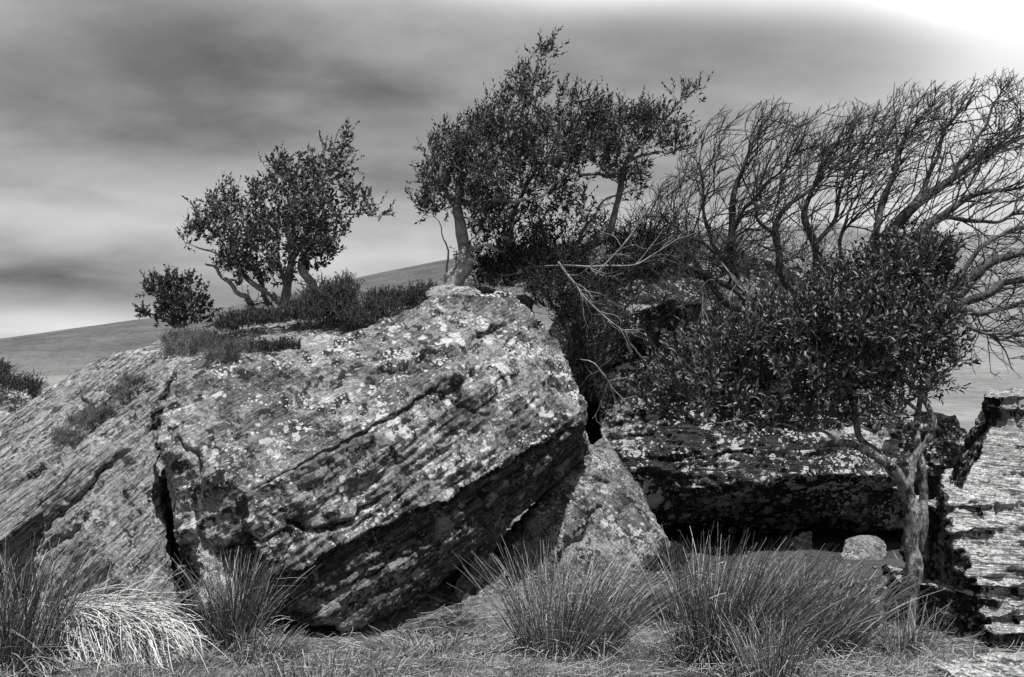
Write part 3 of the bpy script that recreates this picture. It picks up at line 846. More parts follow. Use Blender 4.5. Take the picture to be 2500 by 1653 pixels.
def leafy_tree(name, label, limbs_spec, blobs, ntips, rng_seed, leafmat, barkmat, cat='tree', L=0.05, W=0.02, nsub=3, nleaf=11, slen=0.13,
               wind=(0.25, 0, 0.55), detail=1, spread=1.0, trunk_sides=11, flare=0.4, tscale=1.0, single=0, group=None, surface=0.30, gapf=4.2, gapt=-0.24, holly=False, twigs_mat=None):
    rng = np.random.RandomState(rng_seed)
    limbs = [limb(s, rng, 0.018) for s in limbs_spec]
    base = limbs[0][0, :3].copy()
    root = thing(name, base, label, cat, group)
    # trunk: the first limb with flared foot; other limbs are part of the same wood
    g = Geo()
    for l in limbs:
        l[:, 3] *= tscale
        rr = l[:, 3].copy()
        rr *= 1 + 0.16 * pn(l[:, :3] * 8, rng_seed) + 0.10 * pn(l[:, :3] * 23, rng_seed + 1)
        if l is limbs[0]: rr *= 1 + flare * np.exp(-np.maximum(l[:, 2] - l[0, 2], 0) / 0.13)
        g.tubes(l[None, :, :3], rr[None], trunk_sides, 0.16)
    g.obj('trunk', barkmat, root, base)
    tips = blobs_points(blobs, int(ntips * 1.45), rng, surface)
    tips = tips[(fbm(tips * gapf, 2, rng_seed) + rng.uniform(-0.25, 0.25, len(tips))) > gapt]
    paths, radii = connect(limbs, tips, rng)
    gb = Geo(); gb.tubes(paths, radii, 4)
    gl = Geo(); gt = gb
    end = paths[:, -1]; pd = unit(paths[:, -1] - paths[:, -3])
    for s in range(nsub):
        t = rng.uniform(0.55, 1.0, len(paths)) if s else np.ones(len(paths))
        i0 = np.minimum((t * (paths.shape[1] - 1)).astype(int), paths.shape[1] - 1)
        st = paths[np.arange(len(paths)), i0] + rng.normal(size=(len(paths), 3)) * 0.004
        dr = pd * 0.5 + np.array(wind)[None] + rng.normal(size=(len(paths), 3)) * 0.42
        sprigs(gl, gt, st, dr, rng, slen, nleaf, L, W, 0.95, detail, spread)
    gb.obj('branches', twigs_mat or barkmat, root, base)
    lo = gl.obj('foliage', leafmat, root, base, smooth=False)
    lo['kind'] = 'stuff'
    if single:       # the largest leaves, at the shoots nearest the viewer, one by one
        gu = Geo(); gu.leaves(np.zeros((1, 3)), np.array([[1.0, 0, 0]]), np.array([[0, 0, 1.0]]), np.array([1.0]), np.array([W / L]), 2)
        ume = np_mesh('leaf', np.concatenate(gu.v), [np.concatenate(gu.f[3])], False); ume.materials.append(leafmat)
        near = np.argsort(end[:, 1] + 0.25 * np.abs(rng.normal(size=len(end))))[:single // 4]
        for i in near:
            for q in range(4):
                dd = unit(np.array([math.cos(q * 1.57 + i), -0.55, 0.45 + math.sin(q * 1.57 + i)]) + rng.normal(size=3) * 0.25)
                side = unit(np.cross(dd, np.array([0.1, -0.6, 0.8]))); nr = np.cross(side, dd); sz = L * rng.uniform(0.95, 1.35)
                lf = bpy.data.objects.new('leaf', ume); COL.objects.link(lf); lf.parent = root
                mt = Matrix((dd, -side, nr)).transposed().to_4x4() @ Matrix.Scale(sz, 4)
                mt.translation = Vector(end[i] - base + dd * 0.004); lf.matrix_local = mt
    return root


holly_a = leafy_tree('holly_tree', 'many-stemmed dark holly on the rock ledge, pointed top leaning right, at left of centre', [
    [(690, 762, 10.25, .050), (700, 720, 10.25, .045), (712, 650, 10.25, .036), (738, 590, 10.3, .030), (770, 480, 10.3, .020), (815, 380, 10.3, .011), (838, 300, 10.3, .004)],
    [(768, 735, 10.1, .050), (762, 690, 10.1, .045), (742, 650, 10.1, .040), (748, 590, 10.15, .034), (772, 545, 10.2, .026), (830, 520, 10.1, .016), (925, 515, 10.1, .004)],
    [(690, 745, 10.25, .040), (665, 720, 10.2, .034), (620, 690, 10.2, .028), (575, 655, 10.2, .020), (520, 615, 10.2, .013), (465, 592, 10.2, .004)],
    [(655, 745, 10.3, .032), (640, 705, 10.3, .028), (625, 640, 10.35, .022), (600, 560, 10.35, .015), (560, 480, 10.4, .005)],
    [(705, 705, 10.25, .028), (680, 640, 10.2, .024), (660, 570, 10.2, .018), (645, 480, 10.2, .006)],
    [(625, 762, 10.25, .032), (595, 725, 10.2, .028), (550, 680, 10.2, .02), (500, 640, 10.2, .010)],
    [(715, 645, 10.25, .024), (700, 540, 10.1, .016), (690, 430, 10.1, .006)],
], [(838, 318, 14, 38, 10.3, .12, .8), (812, 400, 50, 55, 10.3, .35), (778, 450, 80, 65, 10.3, .5), (690, 420, 40, 35, 10.3, .35), (720, 500, 120, 75, 10.3, .65),
    (868, 480, 35, 45, 10.2, .3), (905, 525, 38, 16, 10.1, .2, .8), (640, 465, 38, 30, 10.3, .35), (556, 478, 22, 38, 10.3, .25), (525, 535, 62, 48, 10.3, .45), (470, 562, 28, 22, 10.3, .2),
    (458, 592, 18, 10, 10.2, .1, .7), (600, 560, 95, 68, 10.3, .6), (700, 580, 100, 70, 10.3, .6), (560, 630, 55, 38, 10.3, .4), (640, 660, 70, 36, 10.3, .4, .6), (800, 560, 62, 48, 10.3, .4),
    (780, 625, 40, 38, 10.3, .3, .7), (605, 748, 25, 14, 10.1, .12, .6), (650, 745, 20, 14, 10.2, .1, .6), (725, 690, 30, 30, 10.2, .2, .5), (590, 660, 60, 40, 10.2, .3, .8), (680, 650, 60, 45, 10.2, .35, .7), (770, 600, 50, 60, 10.1, .3, .8)],
    700, 3, M['leaf_holly'], M['bark'], L=0.058, W=0.030, nsub=2, nleaf=9, slen=0.13, wind=(0.1, 0, 0.4))

holly_d = leafy_tree('holly_bush', 'small dark holly bush at the left end of the rock ledge against the hill', [
    [(440, 800, 10.4, .02), (420, 770, 10.4, .016), (395, 720, 10.4, .010), (368, 660, 10.4, .003)],
    [(430, 800, 10.4, .018), (400, 780, 10.4, .013), (370, 765, 10.4, .008), (345, 755, 10.4, .003)],
    [(445, 800, 10.4, .018), (460, 760, 10.4, .013), (480, 730, 10.4, .009), (488, 700, 10.4, .003)],
    [(440, 800, 10.4, .018), (435, 750, 10.4, .013), (430, 700, 10.4, .005)],
], [(395, 720, 45, 45, 10.4, .3), (450, 735, 60, 42, 10.4, .35), (362, 665, 8, 18, 10.4, .06, 1.0), (350, 762, 20, 18, 10.4, .12), (490, 706, 16, 18, 10.4, .1), (498, 765, 28, 22, 10.4, .2),
    (430, 695, 45, 22, 10.4, .25), (440, 775, 60, 25, 10.4, .3), (425, 668, 6, 12, 10.4, .05)],
    170, 7, M['leaf_holly'], M['bark_dark'], cat='bush', L=0.058, W=0.030, nsub=2, nleaf=9, slen=0.10, wind=(0, 0, 0.4))

holly_b = leafy_tree('holly_tree', 'tall windswept evergreen with a bare curved trunk on the pale cap rock, centre', [
    [(1095, 700, 10.0, .085), (1118, 672, 10.0, .078), (1133, 640, 10.05, .070), (1130, 600, 10.1, .062), (1126, 550, 10.1, .056), (1117, 500, 10.1, .048), (1120, 475, 10.1, .040), (1145, 460, 10.1, .030),
     (1210, 400, 10.2, .024), (1260, 300, 10.2, .015), (1300, 200, 10.2, .009), (1320, 100, 10.2, .003)],
    [(1135, 462, 10.1, .026), (1175, 487, 10.05, .024), (1250, 495, 10.0, .020), (1310, 480, 10.0, .014), (1360, 440, 10.0, .006)],
    [(1118, 520, 10.1, .030), (1090, 460, 10.1, .020), (1070, 390, 10.1, .012), (1085, 310, 10.1, .004)],
    [(1135, 620, 10.1, .026), (1160, 605, 10.0, .022), (1200, 600, 10.0, .018), (1225, 615, 10.1, .010)],
    [(1230, 690, 10.6, .045), (1330, 660, 10.6, .050), (1430, 605, 10.6, .046), (1490, 560, 10.6, .040), (1510, 490, 10.6, .034), (1530, 400, 10.5, .026), (1580, 340, 10.5, .016), (1640, 270, 10.4, .010), (1690, 195, 10.4, .003)],
    [(1390, 620, 10.6, .026), (1430, 560, 10.5, .020), (1480, 490, 10.4, .012), (1560, 460, 10.3, .005)],
    [(1520, 430, 10.5, .020), (1440, 428, 10.3, .017), (1380, 405, 10.2, .012), (1330, 380, 10.2, .006)],
    [(1250, 700, 10.5, .030), (1255, 600, 10.5, .026), (1260, 500, 10.4, .020), (1330, 380, 10.4, .012), (1420, 260, 10.4, .004)],
    [(1128, 570, 10.1, .014), (1150, 545, 10.0, .011), (1175, 520, 10.0, .008), (1190, 480, 10.0, .004)],
    [(1540, 390, 10.5, .016), (1620, 370, 10.4, .011), (1690, 360, 10.4, .003)],
    [(1090, 700, 10.15, .012), (1090, 640, 10.15, .010), (1080, 560, 10.15, .006), (1055, 510, 10.15, .003)],
], [(1316, 128, 26, 42, 10.2, .15, 1.0), (1290, 215, 48, 55, 10.2, .3), (1340, 130, 15, 15, 10.2, .08, .6), (1250, 315, 90, 75, 10.2, .5), (1150, 350, 85, 60, 10.2, .45), (1080, 395, 48, 85, 10.1, .4),
    (1048, 475, 42, 50, 10.1, .35), (1006, 456, 20, 9, 10.1, .08, .7), (1050, 515, 30, 28, 10.1, .2), (1200, 435, 130, 75, 10.1, .6), (1330, 370, 110, 80, 10.2, .55), (1400, 265, 40, 50, 10.3, .3),
    (1455, 260, 14, 50, 10.3, .12), (1475, 300, 50, 40, 10.4, .3), (1510, 335, 75, 65, 10.4, .45), (1560, 285, 45, 38, 10.4, .3), (1610, 320, 65, 50, 10.4, .4), (1665, 235, 22, 30, 10.4, .12, .6),
    (1700, 240, 10, 30, 10.4, .08, .5), (1655, 368, 45, 26, 10.4, .25), (1520, 410, 60, 45, 10.4, .35), (1540, 470, 35, 45, 10.4, .25, .7), (1240, 560, 85, 65, 10.4, .5), (1180, 520, 60, 55, 10.2, .4, .7),
    (1330, 500, 80, 55, 10.4, .4, .45), (1430, 540, 60, 60, 10.4, .35, .5), (1170, 640, 55, 45, 10.4, .3), (1270, 640, 70, 48, 10.5, .35), (1340, 590, 50, 40, 10.5, .3, .7), (1400, 340, 60, 50, 10.3, .35), (1440, 390, 70, 45, 10.3, .35, .8), (1390, 450, 60, 40, 10.3, .3, .6), (1120, 480, 60, 60, 10.0, .3, .6)],
    1400, 11, M['leaf_holly'], M['bark'], L=0.062, W=0.023, nsub=2, nleaf=10, slen=0.16, wind=(0.18, 0, 0.6))

tree_c = leafy_tree('rhododendron_tree', 'broad glossy-leaved evergreen tree with grey trunk beside the layered boulder', [
    [(2222, 1580, 7.15, .115), (2222, 1500, 7.15, .098), (2232, 1400, 7.15, .085), (2225, 1280, 7.15, .080), (2212, 1180, 7.15, .078), (2200, 1140, 7.15, .070)],
    [(2212, 1190, 7.15, .055), (2180, 1140, 7.1, .050), (2130, 1100, 7.05, .042), (2050, 1085, 7.0, .034), (1960, 1095, 6.95, .027), (1880, 1110, 6.95, .022), (1790, 1135, 6.95, .016), (1700, 1140, 7.0, .010), (1690, 1100, 7.0, .006)],
    [(2200, 1180, 7.15, .05), (2150, 1110, 7.2, .042), (2100, 1060, 7.25, .036), (2075, 990, 7.3, .030), (2060, 940, 7.3, .024), (2010, 900, 7.3, .016), (1940, 870, 7.3, .007)],
    [(2215, 1190, 7.15, .050), (2235, 1120, 7.15, .040), (2268, 1062, 7.15, .034), (2265, 1010, 7.2, .029), (2240, 955, 7.3, .03), (2200, 930, 7.3, .022), (2180, 840, 7.4, .014), (2220, 700, 7.4, .005)],
    [(2258, 1470, 7.35, .06), (2260, 1300, 7.35, .052), (2252, 1180, 7.35, .046), (2235, 1060, 7.4, .038), (2240, 980, 7.5, .03), (2270, 860, 7.6, .02), (2280, 700, 7.6, .006)],
    [(2080, 1010, 7.3, .022), (1990, 1010, 7.2, .018), (1900, 1000, 7.1, .013), (1800, 980, 7.1, .006)],
    [(2240, 1000, 7.3, .020), (2130, 930, 7.2, .016), (2030, 860, 7.1, .012), (1950, 790, 7.1, .005)],
    [(2050, 1085, 7.0, .018), (2000, 1050, 7.0, .014), (1900, 1040, 6.95, .010), (1720, 1020, 6.9, .004)],
], [(2210, 640, 100, 60, 7.5, .35), (2280, 640, 60, 50, 7.5, .3), (2100, 720, 140, 75, 7.4, .5), (2270, 760, 90, 90, 7.5, .5), (1950, 800, 140, 75, 7.3, .5), (2150, 850, 160, 95, 7.4, .65), (1800, 880, 115, 65, 7.2, .45),
    (2000, 910, 170, 75, 7.3, .6), (1705, 955, 95, 55, 7.1, .4), (1625, 980, 50, 45, 7.05, .28), (1850, 975, 140, 50, 7.2, .45), (2220, 940, 85, 50, 7.4, .4), (1990, 1015, 110, 28, 7.2, .35, .6), (2315, 640, 25, 45, 7.5, .2),
    (2080, 790, 120, 90, 7.2, .5), (2310, 850, 45, 70, 7.5, .25), (1760, 1010, 70, 25, 7.05, .2, .6), (1640, 900, 60, 45, 7.3, .3, .8), (1580, 950, 30, 30, 7.1, .2, .7), (1900, 1040, 150, 28, 7.05, .25, .6), (2110, 1010, 80, 35, 7.1, .25, .7), (2180, 1040, 45, 25, 7.0, .2, .5), (1720, 860, 70, 40, 7.4, .3, .8)],
    1450, 19, M['leaf_right'], M['bark_mottled'], L=0.066, W=0.023, nsub=2, nleaf=10, slen=0.14, wind=(0.05, -0.1, 0.5), detail=2, trunk_sides=22, tscale=0.72, flare=0.8, single=280)

thicket = leafy_tree('thicket_shrub', 'low tangled dark shrub filling the gap between the leaning boulder and the crag', [
    [(1400, 900, 10.2, .02), (1380, 800, 10.1, .016), (1340, 720, 10.1, .012), (1300, 680, 10.1, .006)],
    [(1450, 930, 10.4, .02), (1440, 820, 10.4, .014), (1450, 720, 10.5, .010), (1480, 640, 10.6, .005)],
    [(1450, 900, 10.4, .02), (1500, 800, 10.6, .014), (1560, 720, 10.8, .01), (1620, 650, 11, .005)],
    [(1420, 980, 10.2, .018), (1440, 920, 10.1, .012), (1480, 890, 10.1, .006)],
], [(1330, 710, 50, 40, 10.1, .35), (1400, 760, 60, 60, 10.2, .4), (1440, 850, 55, 70, 10.3, .4), (1470, 700, 80, 60, 10.6, .45), (1560, 640, 90, 50, 11.0, .5), (1450, 950, 40, 50, 10.3, .3), (1520, 800, 50, 50, 10.7, .35, .6),
    (1220, 670, 50, 30, 10.3, .25), (1650, 620, 60, 40, 11.4, .4, .7), (1480, 590, 60, 30, 11, .4, .8), (1420, 900, 30, 40, 10.1, .2), (1230, 650, 60, 45, 10.5, .3), (1310, 640, 60, 45, 10.4, .3), (1380, 650, 60, 50, 10.3, .3), (1190, 690, 40, 20, 10.1, .15), (1300, 690, 60, 25, 9.9, .2), (1560, 590, 80, 35, 11, .4)],
    1750, 29, M['leaf_thicket'], M['bark_dark'], cat='shrub', L=0.038, W=0.014, nsub=2, nleaf=9, slen=0.12, wind=(0.1, 0, 0.35))

# ------------------------------------------------------------------ bare windswept trees
SKY_X = [1480, 1560, 1640, 1690, 1780, 1890, 1960, 2010, 2100, 2150, 2190, 2300, 2400, 2450, 2520, 2700]
SKY_Y = [560, 500, 400, 300, 255, 222, 265, 255, 235, 245, 180, 188, 185, 160, 190, 210]


def walk(start, d, length, k, rng, wind, ws, wander):
    n = len(start); pts = np.empty((n, k, 3)); pts[:, 0] = start
    d = unit(d); st = (length / (k - 1))[:, None]
    cur = rng.normal(size=(n, 3)) * wander
    for i in range(1, k):
        cur = cur * 0.6 + rng.normal(size=(n, 3)) * wander
        d = unit(d + wind[None] * ws + cur)
        pts[:, i] = pts[:, i - 1] + d * st
    return pts


def bare_tree(name, label, limbs_spec, seed, per_m=13.0, l1=(0.6, 1.5), l2=(0.25, 0.6), n2=6, n3=3, wind=(0.60, 0.0, 0.62), droop=None, mat='bark_bare', group=None, r1=0.010):
    rng = np.random.RandomState(seed); wind = unit(np.array(wind))
    limbs = [limb(s, rng, 0.02) for s in limbs_spec]
    base = limbs[0][0, :3].copy()
    root = thing(name, base, label, 'tree', group)
    g = Geo()
    for l in limbs:
        g.tubes(l[None, :, :3], (l[:, 3] * (1 + 0.15 * pn(l[:, :3] * 11, seed)))[None], 7)
    g.obj('trunk', M[mat], root, base)
    S, D, Rr = [], [], []
    for l in limbs:
        ln = np.linalg.norm(np.diff(l[:, :3], axis=0), axis=1).sum()
        n = int(ln * per_m)
        t = rng.uniform(0.22, 1.0, n); idx = np.minimum((t * (len(l) - 1)).astype(int), len(l) - 2)
        dl = unit(l[idx + 1, :3] - l[idx, :3])
        S.append(l[idx, :3]); D.append(dl * 0.8 + wind * 0.5 + rng.normal(size=(n, 3)) * np.array([0.6, 0.6, 0.6])); Rr.append(np.minimum(l[idx, 3] * 0.6, r1))
    S = np.concatenate(S); D = np.concatenate(D); Rr = np.concatenate(Rr)

    def clipped(S, D, Ln, k, ws, wander):
        off = np.abs(rng.normal(size=len(S))) * 30 - 10
        for it in range(5):
            st = rng.get_state()
            pts = walk(S, D, Ln, k, rng, wind, ws, wander)
            x, y = proj(pts)
            lim = np.interp(x, SKY_X, SKY_Y) + off[:, None]
            bad = (y < lim).any(1)
            if not bad.any() or it == 4: break
            Ln = np.where(bad, Ln * 0.68, Ln); rng.set_state(st)
        ok = ~bad
        return pts, ok
    gt = Geo()
    P1, ok = clipped(S, D, rng.uniform(l1[0], l1[1], len(S)), 11, 0.11, 0.16)
    P1 = P1[ok]; Rr = Rr[ok]
    gt.tubes(P1, Rr[:, None] * np.linspace(1, 0.35, 11)[None], 4)
    # second order
    def children(Pp, nper, lr, k, ws, wander, spreadv):
        n = len(Pp); kk = Pp.shape[1]
        rep = np.repeat(np.arange(n), nper)
        t = rng.uniform(0.2, 1.0, len(rep)); idx = np.minimum((t * (kk - 1)).astype(int), kk - 2); fr = (t * (kk - 1) - idx)[:, None]
        s = Pp[rep, idx] * (1 - fr) + Pp[rep, idx + 1] * fr
        dl = unit(Pp[rep, idx + 1] - Pp[rep, idx])
        d = dl + rng.normal(size=(len(rep), 3)) * spreadv + wind * 0.25 + np.array([0, 0, 0.2])
        P, ok = clipped(s, d, rng.uniform(lr[0], lr[1], len(rep)) * (1.1 - 0.5 * t), k, ws, wander)
        return P[ok]
    P2 = children(P1, n2, l2, 6, 0.10, 0.15, 0.55)
    gt.tubes(P2, np.broadcast_to(np.linspace(0.0050, 0.0028, 6), (len(P2), 6)), 3)
    P3 = children(P2, n3, (0.05, 0.17), 4, 0.10, 0.16, 0.6)
    gt.tubes(P3, np.broadcast_to(np.linspace(0.0030, 0.0018, 4), (len(P3), 4)), 3)
    # buds
    gt.obj('twigs', M[mat], root, base)
    print(name, len(P1), len(P2), len(P3))
    return root


GB = 'leafless windswept trees behind the boulders'
bare_tree('bare_tree', 'leafless windswept tree nearest the tall centre evergreen, combed to the right', [
    [(1830, 760, 11.2, .055), (1800, 690, 11.2, .050), (1782, 620, 11.2, .045), (1782, 540, 11.2, .038), (1800, 450, 11.2, .028), (1840, 360, 11.2, .016), (1890, 260, 11.2, .005)],
    [(1795, 670, 11.2, .030), (1740, 590, 11.2, .024), (1715, 500, 11.2, .017), (1712, 400, 11.2, .010), (1725, 320, 11.2, .004)],
    [(1790, 560, 11.2, .026), (1830, 500, 11.0, .020), (1890, 430, 11.0, .013), (1960, 340, 11.0, .005)],
    [(1760, 620, 11.2, .02), (1680, 580, 11.0, .016), (1620, 520, 11.0, .01), (1590, 460, 11, .004)],
    [(1860, 760, 11.3, .04), (1740, 680, 11.0, .034), (1680, 650, 10.9, .024), (1600, 620, 10.9, .014), (1560, 570, 10.9, .006)],
], 51, group=GB, per_m=12)
bare_tree('bare_tree', 'leafless windswept tree with two dark stems in the middle of the bare row', [
    [(2000, 770, 11.4, .065), (1995, 700, 11.4, .060), (1990, 620, 11.4, .052), (1972, 540, 11.4, .042), (1975, 480, 11.4, .030), (2010, 400, 11.4, .018), (2070, 290, 11.4, .005)],
    [(1960, 740, 11.2, .05), (1915, 680, 11.2, .045), (1905, 620, 11.2, .040), (1890, 560, 11.2, .034), (1930, 500, 11.2, .025), (2000, 440, 11.2, .015), (2080, 370, 11.2, .005)],
    [(1990, 600, 11.4, .03), (2030, 540, 11.3, .024), (2060, 450, 11.3, .016), (2110, 330, 11.3, .006)],
    [(2080, 700, 11.2, .028), (2060, 640, 11.2, .024), (2050, 560, 11.2, .018), (2100, 460, 11.2, .01), (2140, 330, 11.2, .004)],
    [(1895, 570, 11.2, .022), (1850, 540, 11.1, .018), (1840, 470, 11.1, .012), (1870, 380, 11, .005)],
], 57, group=GB, per_m=11)
bare_tree('bare_tree', 'leafless windswept tree with thick pale limbs slanting up to the right edge', [
    [(2090, 780, 10.9, .085), (2115, 690, 10.9, .080), (2150, 600, 10.9, .072), (2220, 510, 10.9, .058), (2320, 440, 10.9, .040), (2420, 380, 10.9, .022), (2560, 300, 10.9, .006)],
    [(2120, 700, 10.9, .05), (2130, 600, 10.9, .042), (2160, 500, 10.9, .034), (2180, 400, 10.9, .022), (2230, 280, 10.9, .008)],
    [(2150, 700, 10.7, .055), (2210, 600, 10.7, .050), (2290, 530, 10.7, .042), (2390, 480, 10.7, .03), (2520, 450, 10.7, .012)],
    [(2230, 500, 10.9, .03), (2280, 400, 10.9, .022), (2320, 300, 10.9, .014), (2370, 220, 10.9, .005)],
    [(2320, 440, 10.9, .026), (2390, 330, 10.9, .018), (2440, 230, 10.9, .006)],
    [(2290, 530, 10.7, .028), (2400, 540, 10.6, .020), (2520, 520, 10.6, .010)],
], 63, group=GB, per_m=12)
bare_tree('bare_tree', 'low leafless tree at the right edge with crooked limbs reaching out sideways and drooping twigs', [
    [(2250, 860, 10.2, .08), (2300, 770, 10.2, .07), (2360, 690, 10.2, .06), (2420, 640, 10.2, .05), (2520, 620, 10.2, .03)],
    [(2300, 770, 10.2, .05), (2390, 720, 10.1, .042), (2470, 690, 10.1, .034), (2560, 680, 10.1, .02)],
    [(2320, 760, 10.2, .035), (2400, 760, 10.0, .028), (2480, 745, 10.0, .02), (2560, 740, 10.0, .01)],
    [(2330, 700, 10.2, .03), (2400, 600, 10.3, .024), (2480, 560, 10.3, .016), (2570, 520, 10.3, .006)],
    [(2320, 740, 10.2, .022), (2380, 800, 10, .016), (2440, 840, 10, .010), (2480, 900, 10, .004)],
], 69, group=GB, per_m=10, wind=(0.75, 0, 0.05), l1=(0.3, 0.7), n2=5, n3=3)

# ------------------------------------------------------------------ dead branches and loose twigs
def dead_branch(name, label, spec, seed, n1=14, n2=3, down=(0.5, -0.1, -0.5), mat='bark_pale', l1=(0.15, 0.5), r1=0.0045):
    rng = np.random.RandomState(seed); w = unit(np.array(down, float))
    l = limb(spec, rng, 0.008); base = l[0, :3].copy()
    g = Geo(); g.tubes(l[None, :, :3], l[None, :, 3], 6)
    t = rng.uniform(0.15, 1, n1); idx = np.minimum((t * (len(l) - 1)).astype(int), len(l) - 2)
    dl = unit(l[idx + 1, :3] - l[idx, :3])
    P1 = walk(l[idx, :3], dl + rng.normal(size=(n1, 3)) * 0.5, rng.uniform(l1[0], l1[1], n1), 8, rng, w, 0.08, 0.12)
    g.tubes(P1, np.broadcast_to(np.linspace(r1, r1 * 0.4, 8), (n1, 8)), 4)
    rep = np.repeat(np.arange(n1), n2); ii = rng.randint(2, 7, len(rep))
    P2 = walk(P1[rep, ii], unit(P1[rep, ii] - P1[rep, ii - 1]) + rng.normal(size=(len(rep), 3)) * 0.6, rng.uniform(.06, .2, len(rep)), 5, rng, w, 0.08, 0.15)
    g.tubes(P2, np.broadcast_to(np.linspace(r1 * 0.55, r1 * 0.3, 5), (len(rep), 5)), 3)
    o = g.obj(name, M[mat], None, base)
    return tag(o, label, 'branch', 'dead branches in the thicket')


dead_branch('dead_branch', 'bleached broken branch slanting down right across the thicket above the leaning boulder',
            [(1362, 640, 9.9, .016), (1400, 690, 9.85, .013), (1450, 750, 9.8, .010), (1535, 818, 9.8, .004)], 71, 18, 3, (0.7, 0, -0.5))
dead_branch('dead_branch', 'thin pale branch crossing diagonally up right between the evergreen and the bare trees',
            [(1455, 672, 9.9, .009), (1500, 620, 9.9, .010), (1560, 545, 9.9, .008), (1610, 470, 9.9, .003)], 73, 6, 2, (0.4, 0, 0.4))
dead_branch('dead_branch', 'long pale branch curving up right across the top of the thicket',
            [(1330, 650, 10.0, .010), (1450, 648, 9.95, .011), (1560, 645, 9.9, .009), (1630, 595, 9.9, .004)], 75, 8, 2, (0.6, 0, 0.2))
dead_branch('dead_branch', 'pale twig hanging down from a forked knot in front of the dark crag',
            [(1712, 700, 10.6, .008), (1714, 760, 10.6, .007), (1705, 800, 10.6, .005), (1698, 818, 10.6, .003)], 77, 7, 2, (0.35, 0, -0.8), l1=(.15, .4))
dead_branch('dead_branch', 'fine pale branch trailing down over the dark rock right of the leaning boulder',
            [(1418, 878, 9.8, .007), (1452, 888, 9.7, .007), (1490, 940, 9.7, .005), (1540, 990, 9.7, .003)], 79, 8, 2, (0.6, 0, -0.6))
dead_branch('dead_branch', 'dark crooked limb arching down left over the mossy crag behind the evergreen',
            [(1880, 780, 11.0, .045), (1790, 745, 11.0, .045), (1745, 710, 11.0, .045), (1725, 680, 11.0, .04), (1690, 672, 11.0, .03), (1650, 640, 11, .012)], 81, 26, 5, (0.5, 0, 0.5), 'bark_bare', (0.3, 0.8), 0.006)
dead_branch('dead_branch', 'spray of bleached twigs sweeping down right across the crag beside the glossy evergreen',
            [(1760, 640, 10.7, .012), (1800, 690, 10.6, .010), (1850, 740, 10.5, .007), (1890, 790, 10.4, .003)], 83, 26, 3, (0.7, 0, -0.55))

def brush(name, label, blobs, n, seed, mat, ln=(0.2, 0.6), r=0.0032, bias=(0.35, 0, 0.35)):
    rng = np.random.RandomState(seed)
    st = blobs_points(blobs, n, rng, 0.4)
    d = rng.normal(size=(n, 3)) * np.array([0.8, 0.6, 0.7]) + np.array(bias)
    P = walk(st, d, rng.uniform(ln[0], ln[1], n), 8, rng, unit(np.array(bias)), 0.06, 0.2)
    base = st.mean(0); base[2] = st[:, 2].min()
    g = Geo(); g.tubes(P, (r * rng.uniform(0.6, 1.5, n))[:, None] * np.linspace(1, 0.4, 8)[None], 3)
    rep_ = np.repeat(np.arange(n), 2); ii = rng.randint(2, 7, len(rep_))
    P2 = walk(P[rep_, ii], unit(P[rep_, ii] - P[rep_, ii - 1]) + rng.normal(size=(len(rep_), 3)) * 0.6, rng.uniform(.06, .22, len(rep_)), 5, rng, unit(np.array(bias)), 0.06, 0.18)
    g.tubes(P2, np.broadcast_to(np.linspace(r * 0.6, r * 0.35, 5), (len(rep_), 5)), 3)
    o = g.obj(name, M[mat], None, base)
    return tag(o, label, 'brushwood')


brush('brushwood', 'tangle of bare twigs behind the right shoulder of the leaning boulder',
      [(1350, 650, 90, 50, 10.2, .3), (1480, 640, 110, 60, 10.5, .4), (1600, 620, 110, 60, 10.8, .4), (1420, 760, 60, 70, 10.1, .25), (1720, 640, 90, 60, 11, .4)], 800, 171, 'twig_dark')
brush('brushwood', 'tangle of bare twigs between the bare trees above the mossy crag',
      [(1700, 600, 120, 60, 11, .4), (1850, 640, 110, 60, 11, .4), (1980, 640, 110, 60, 11.2, .4), (1600, 540, 70, 50, 10.9, .3)], 480, 173, 'twig_dark', r=0.0036)

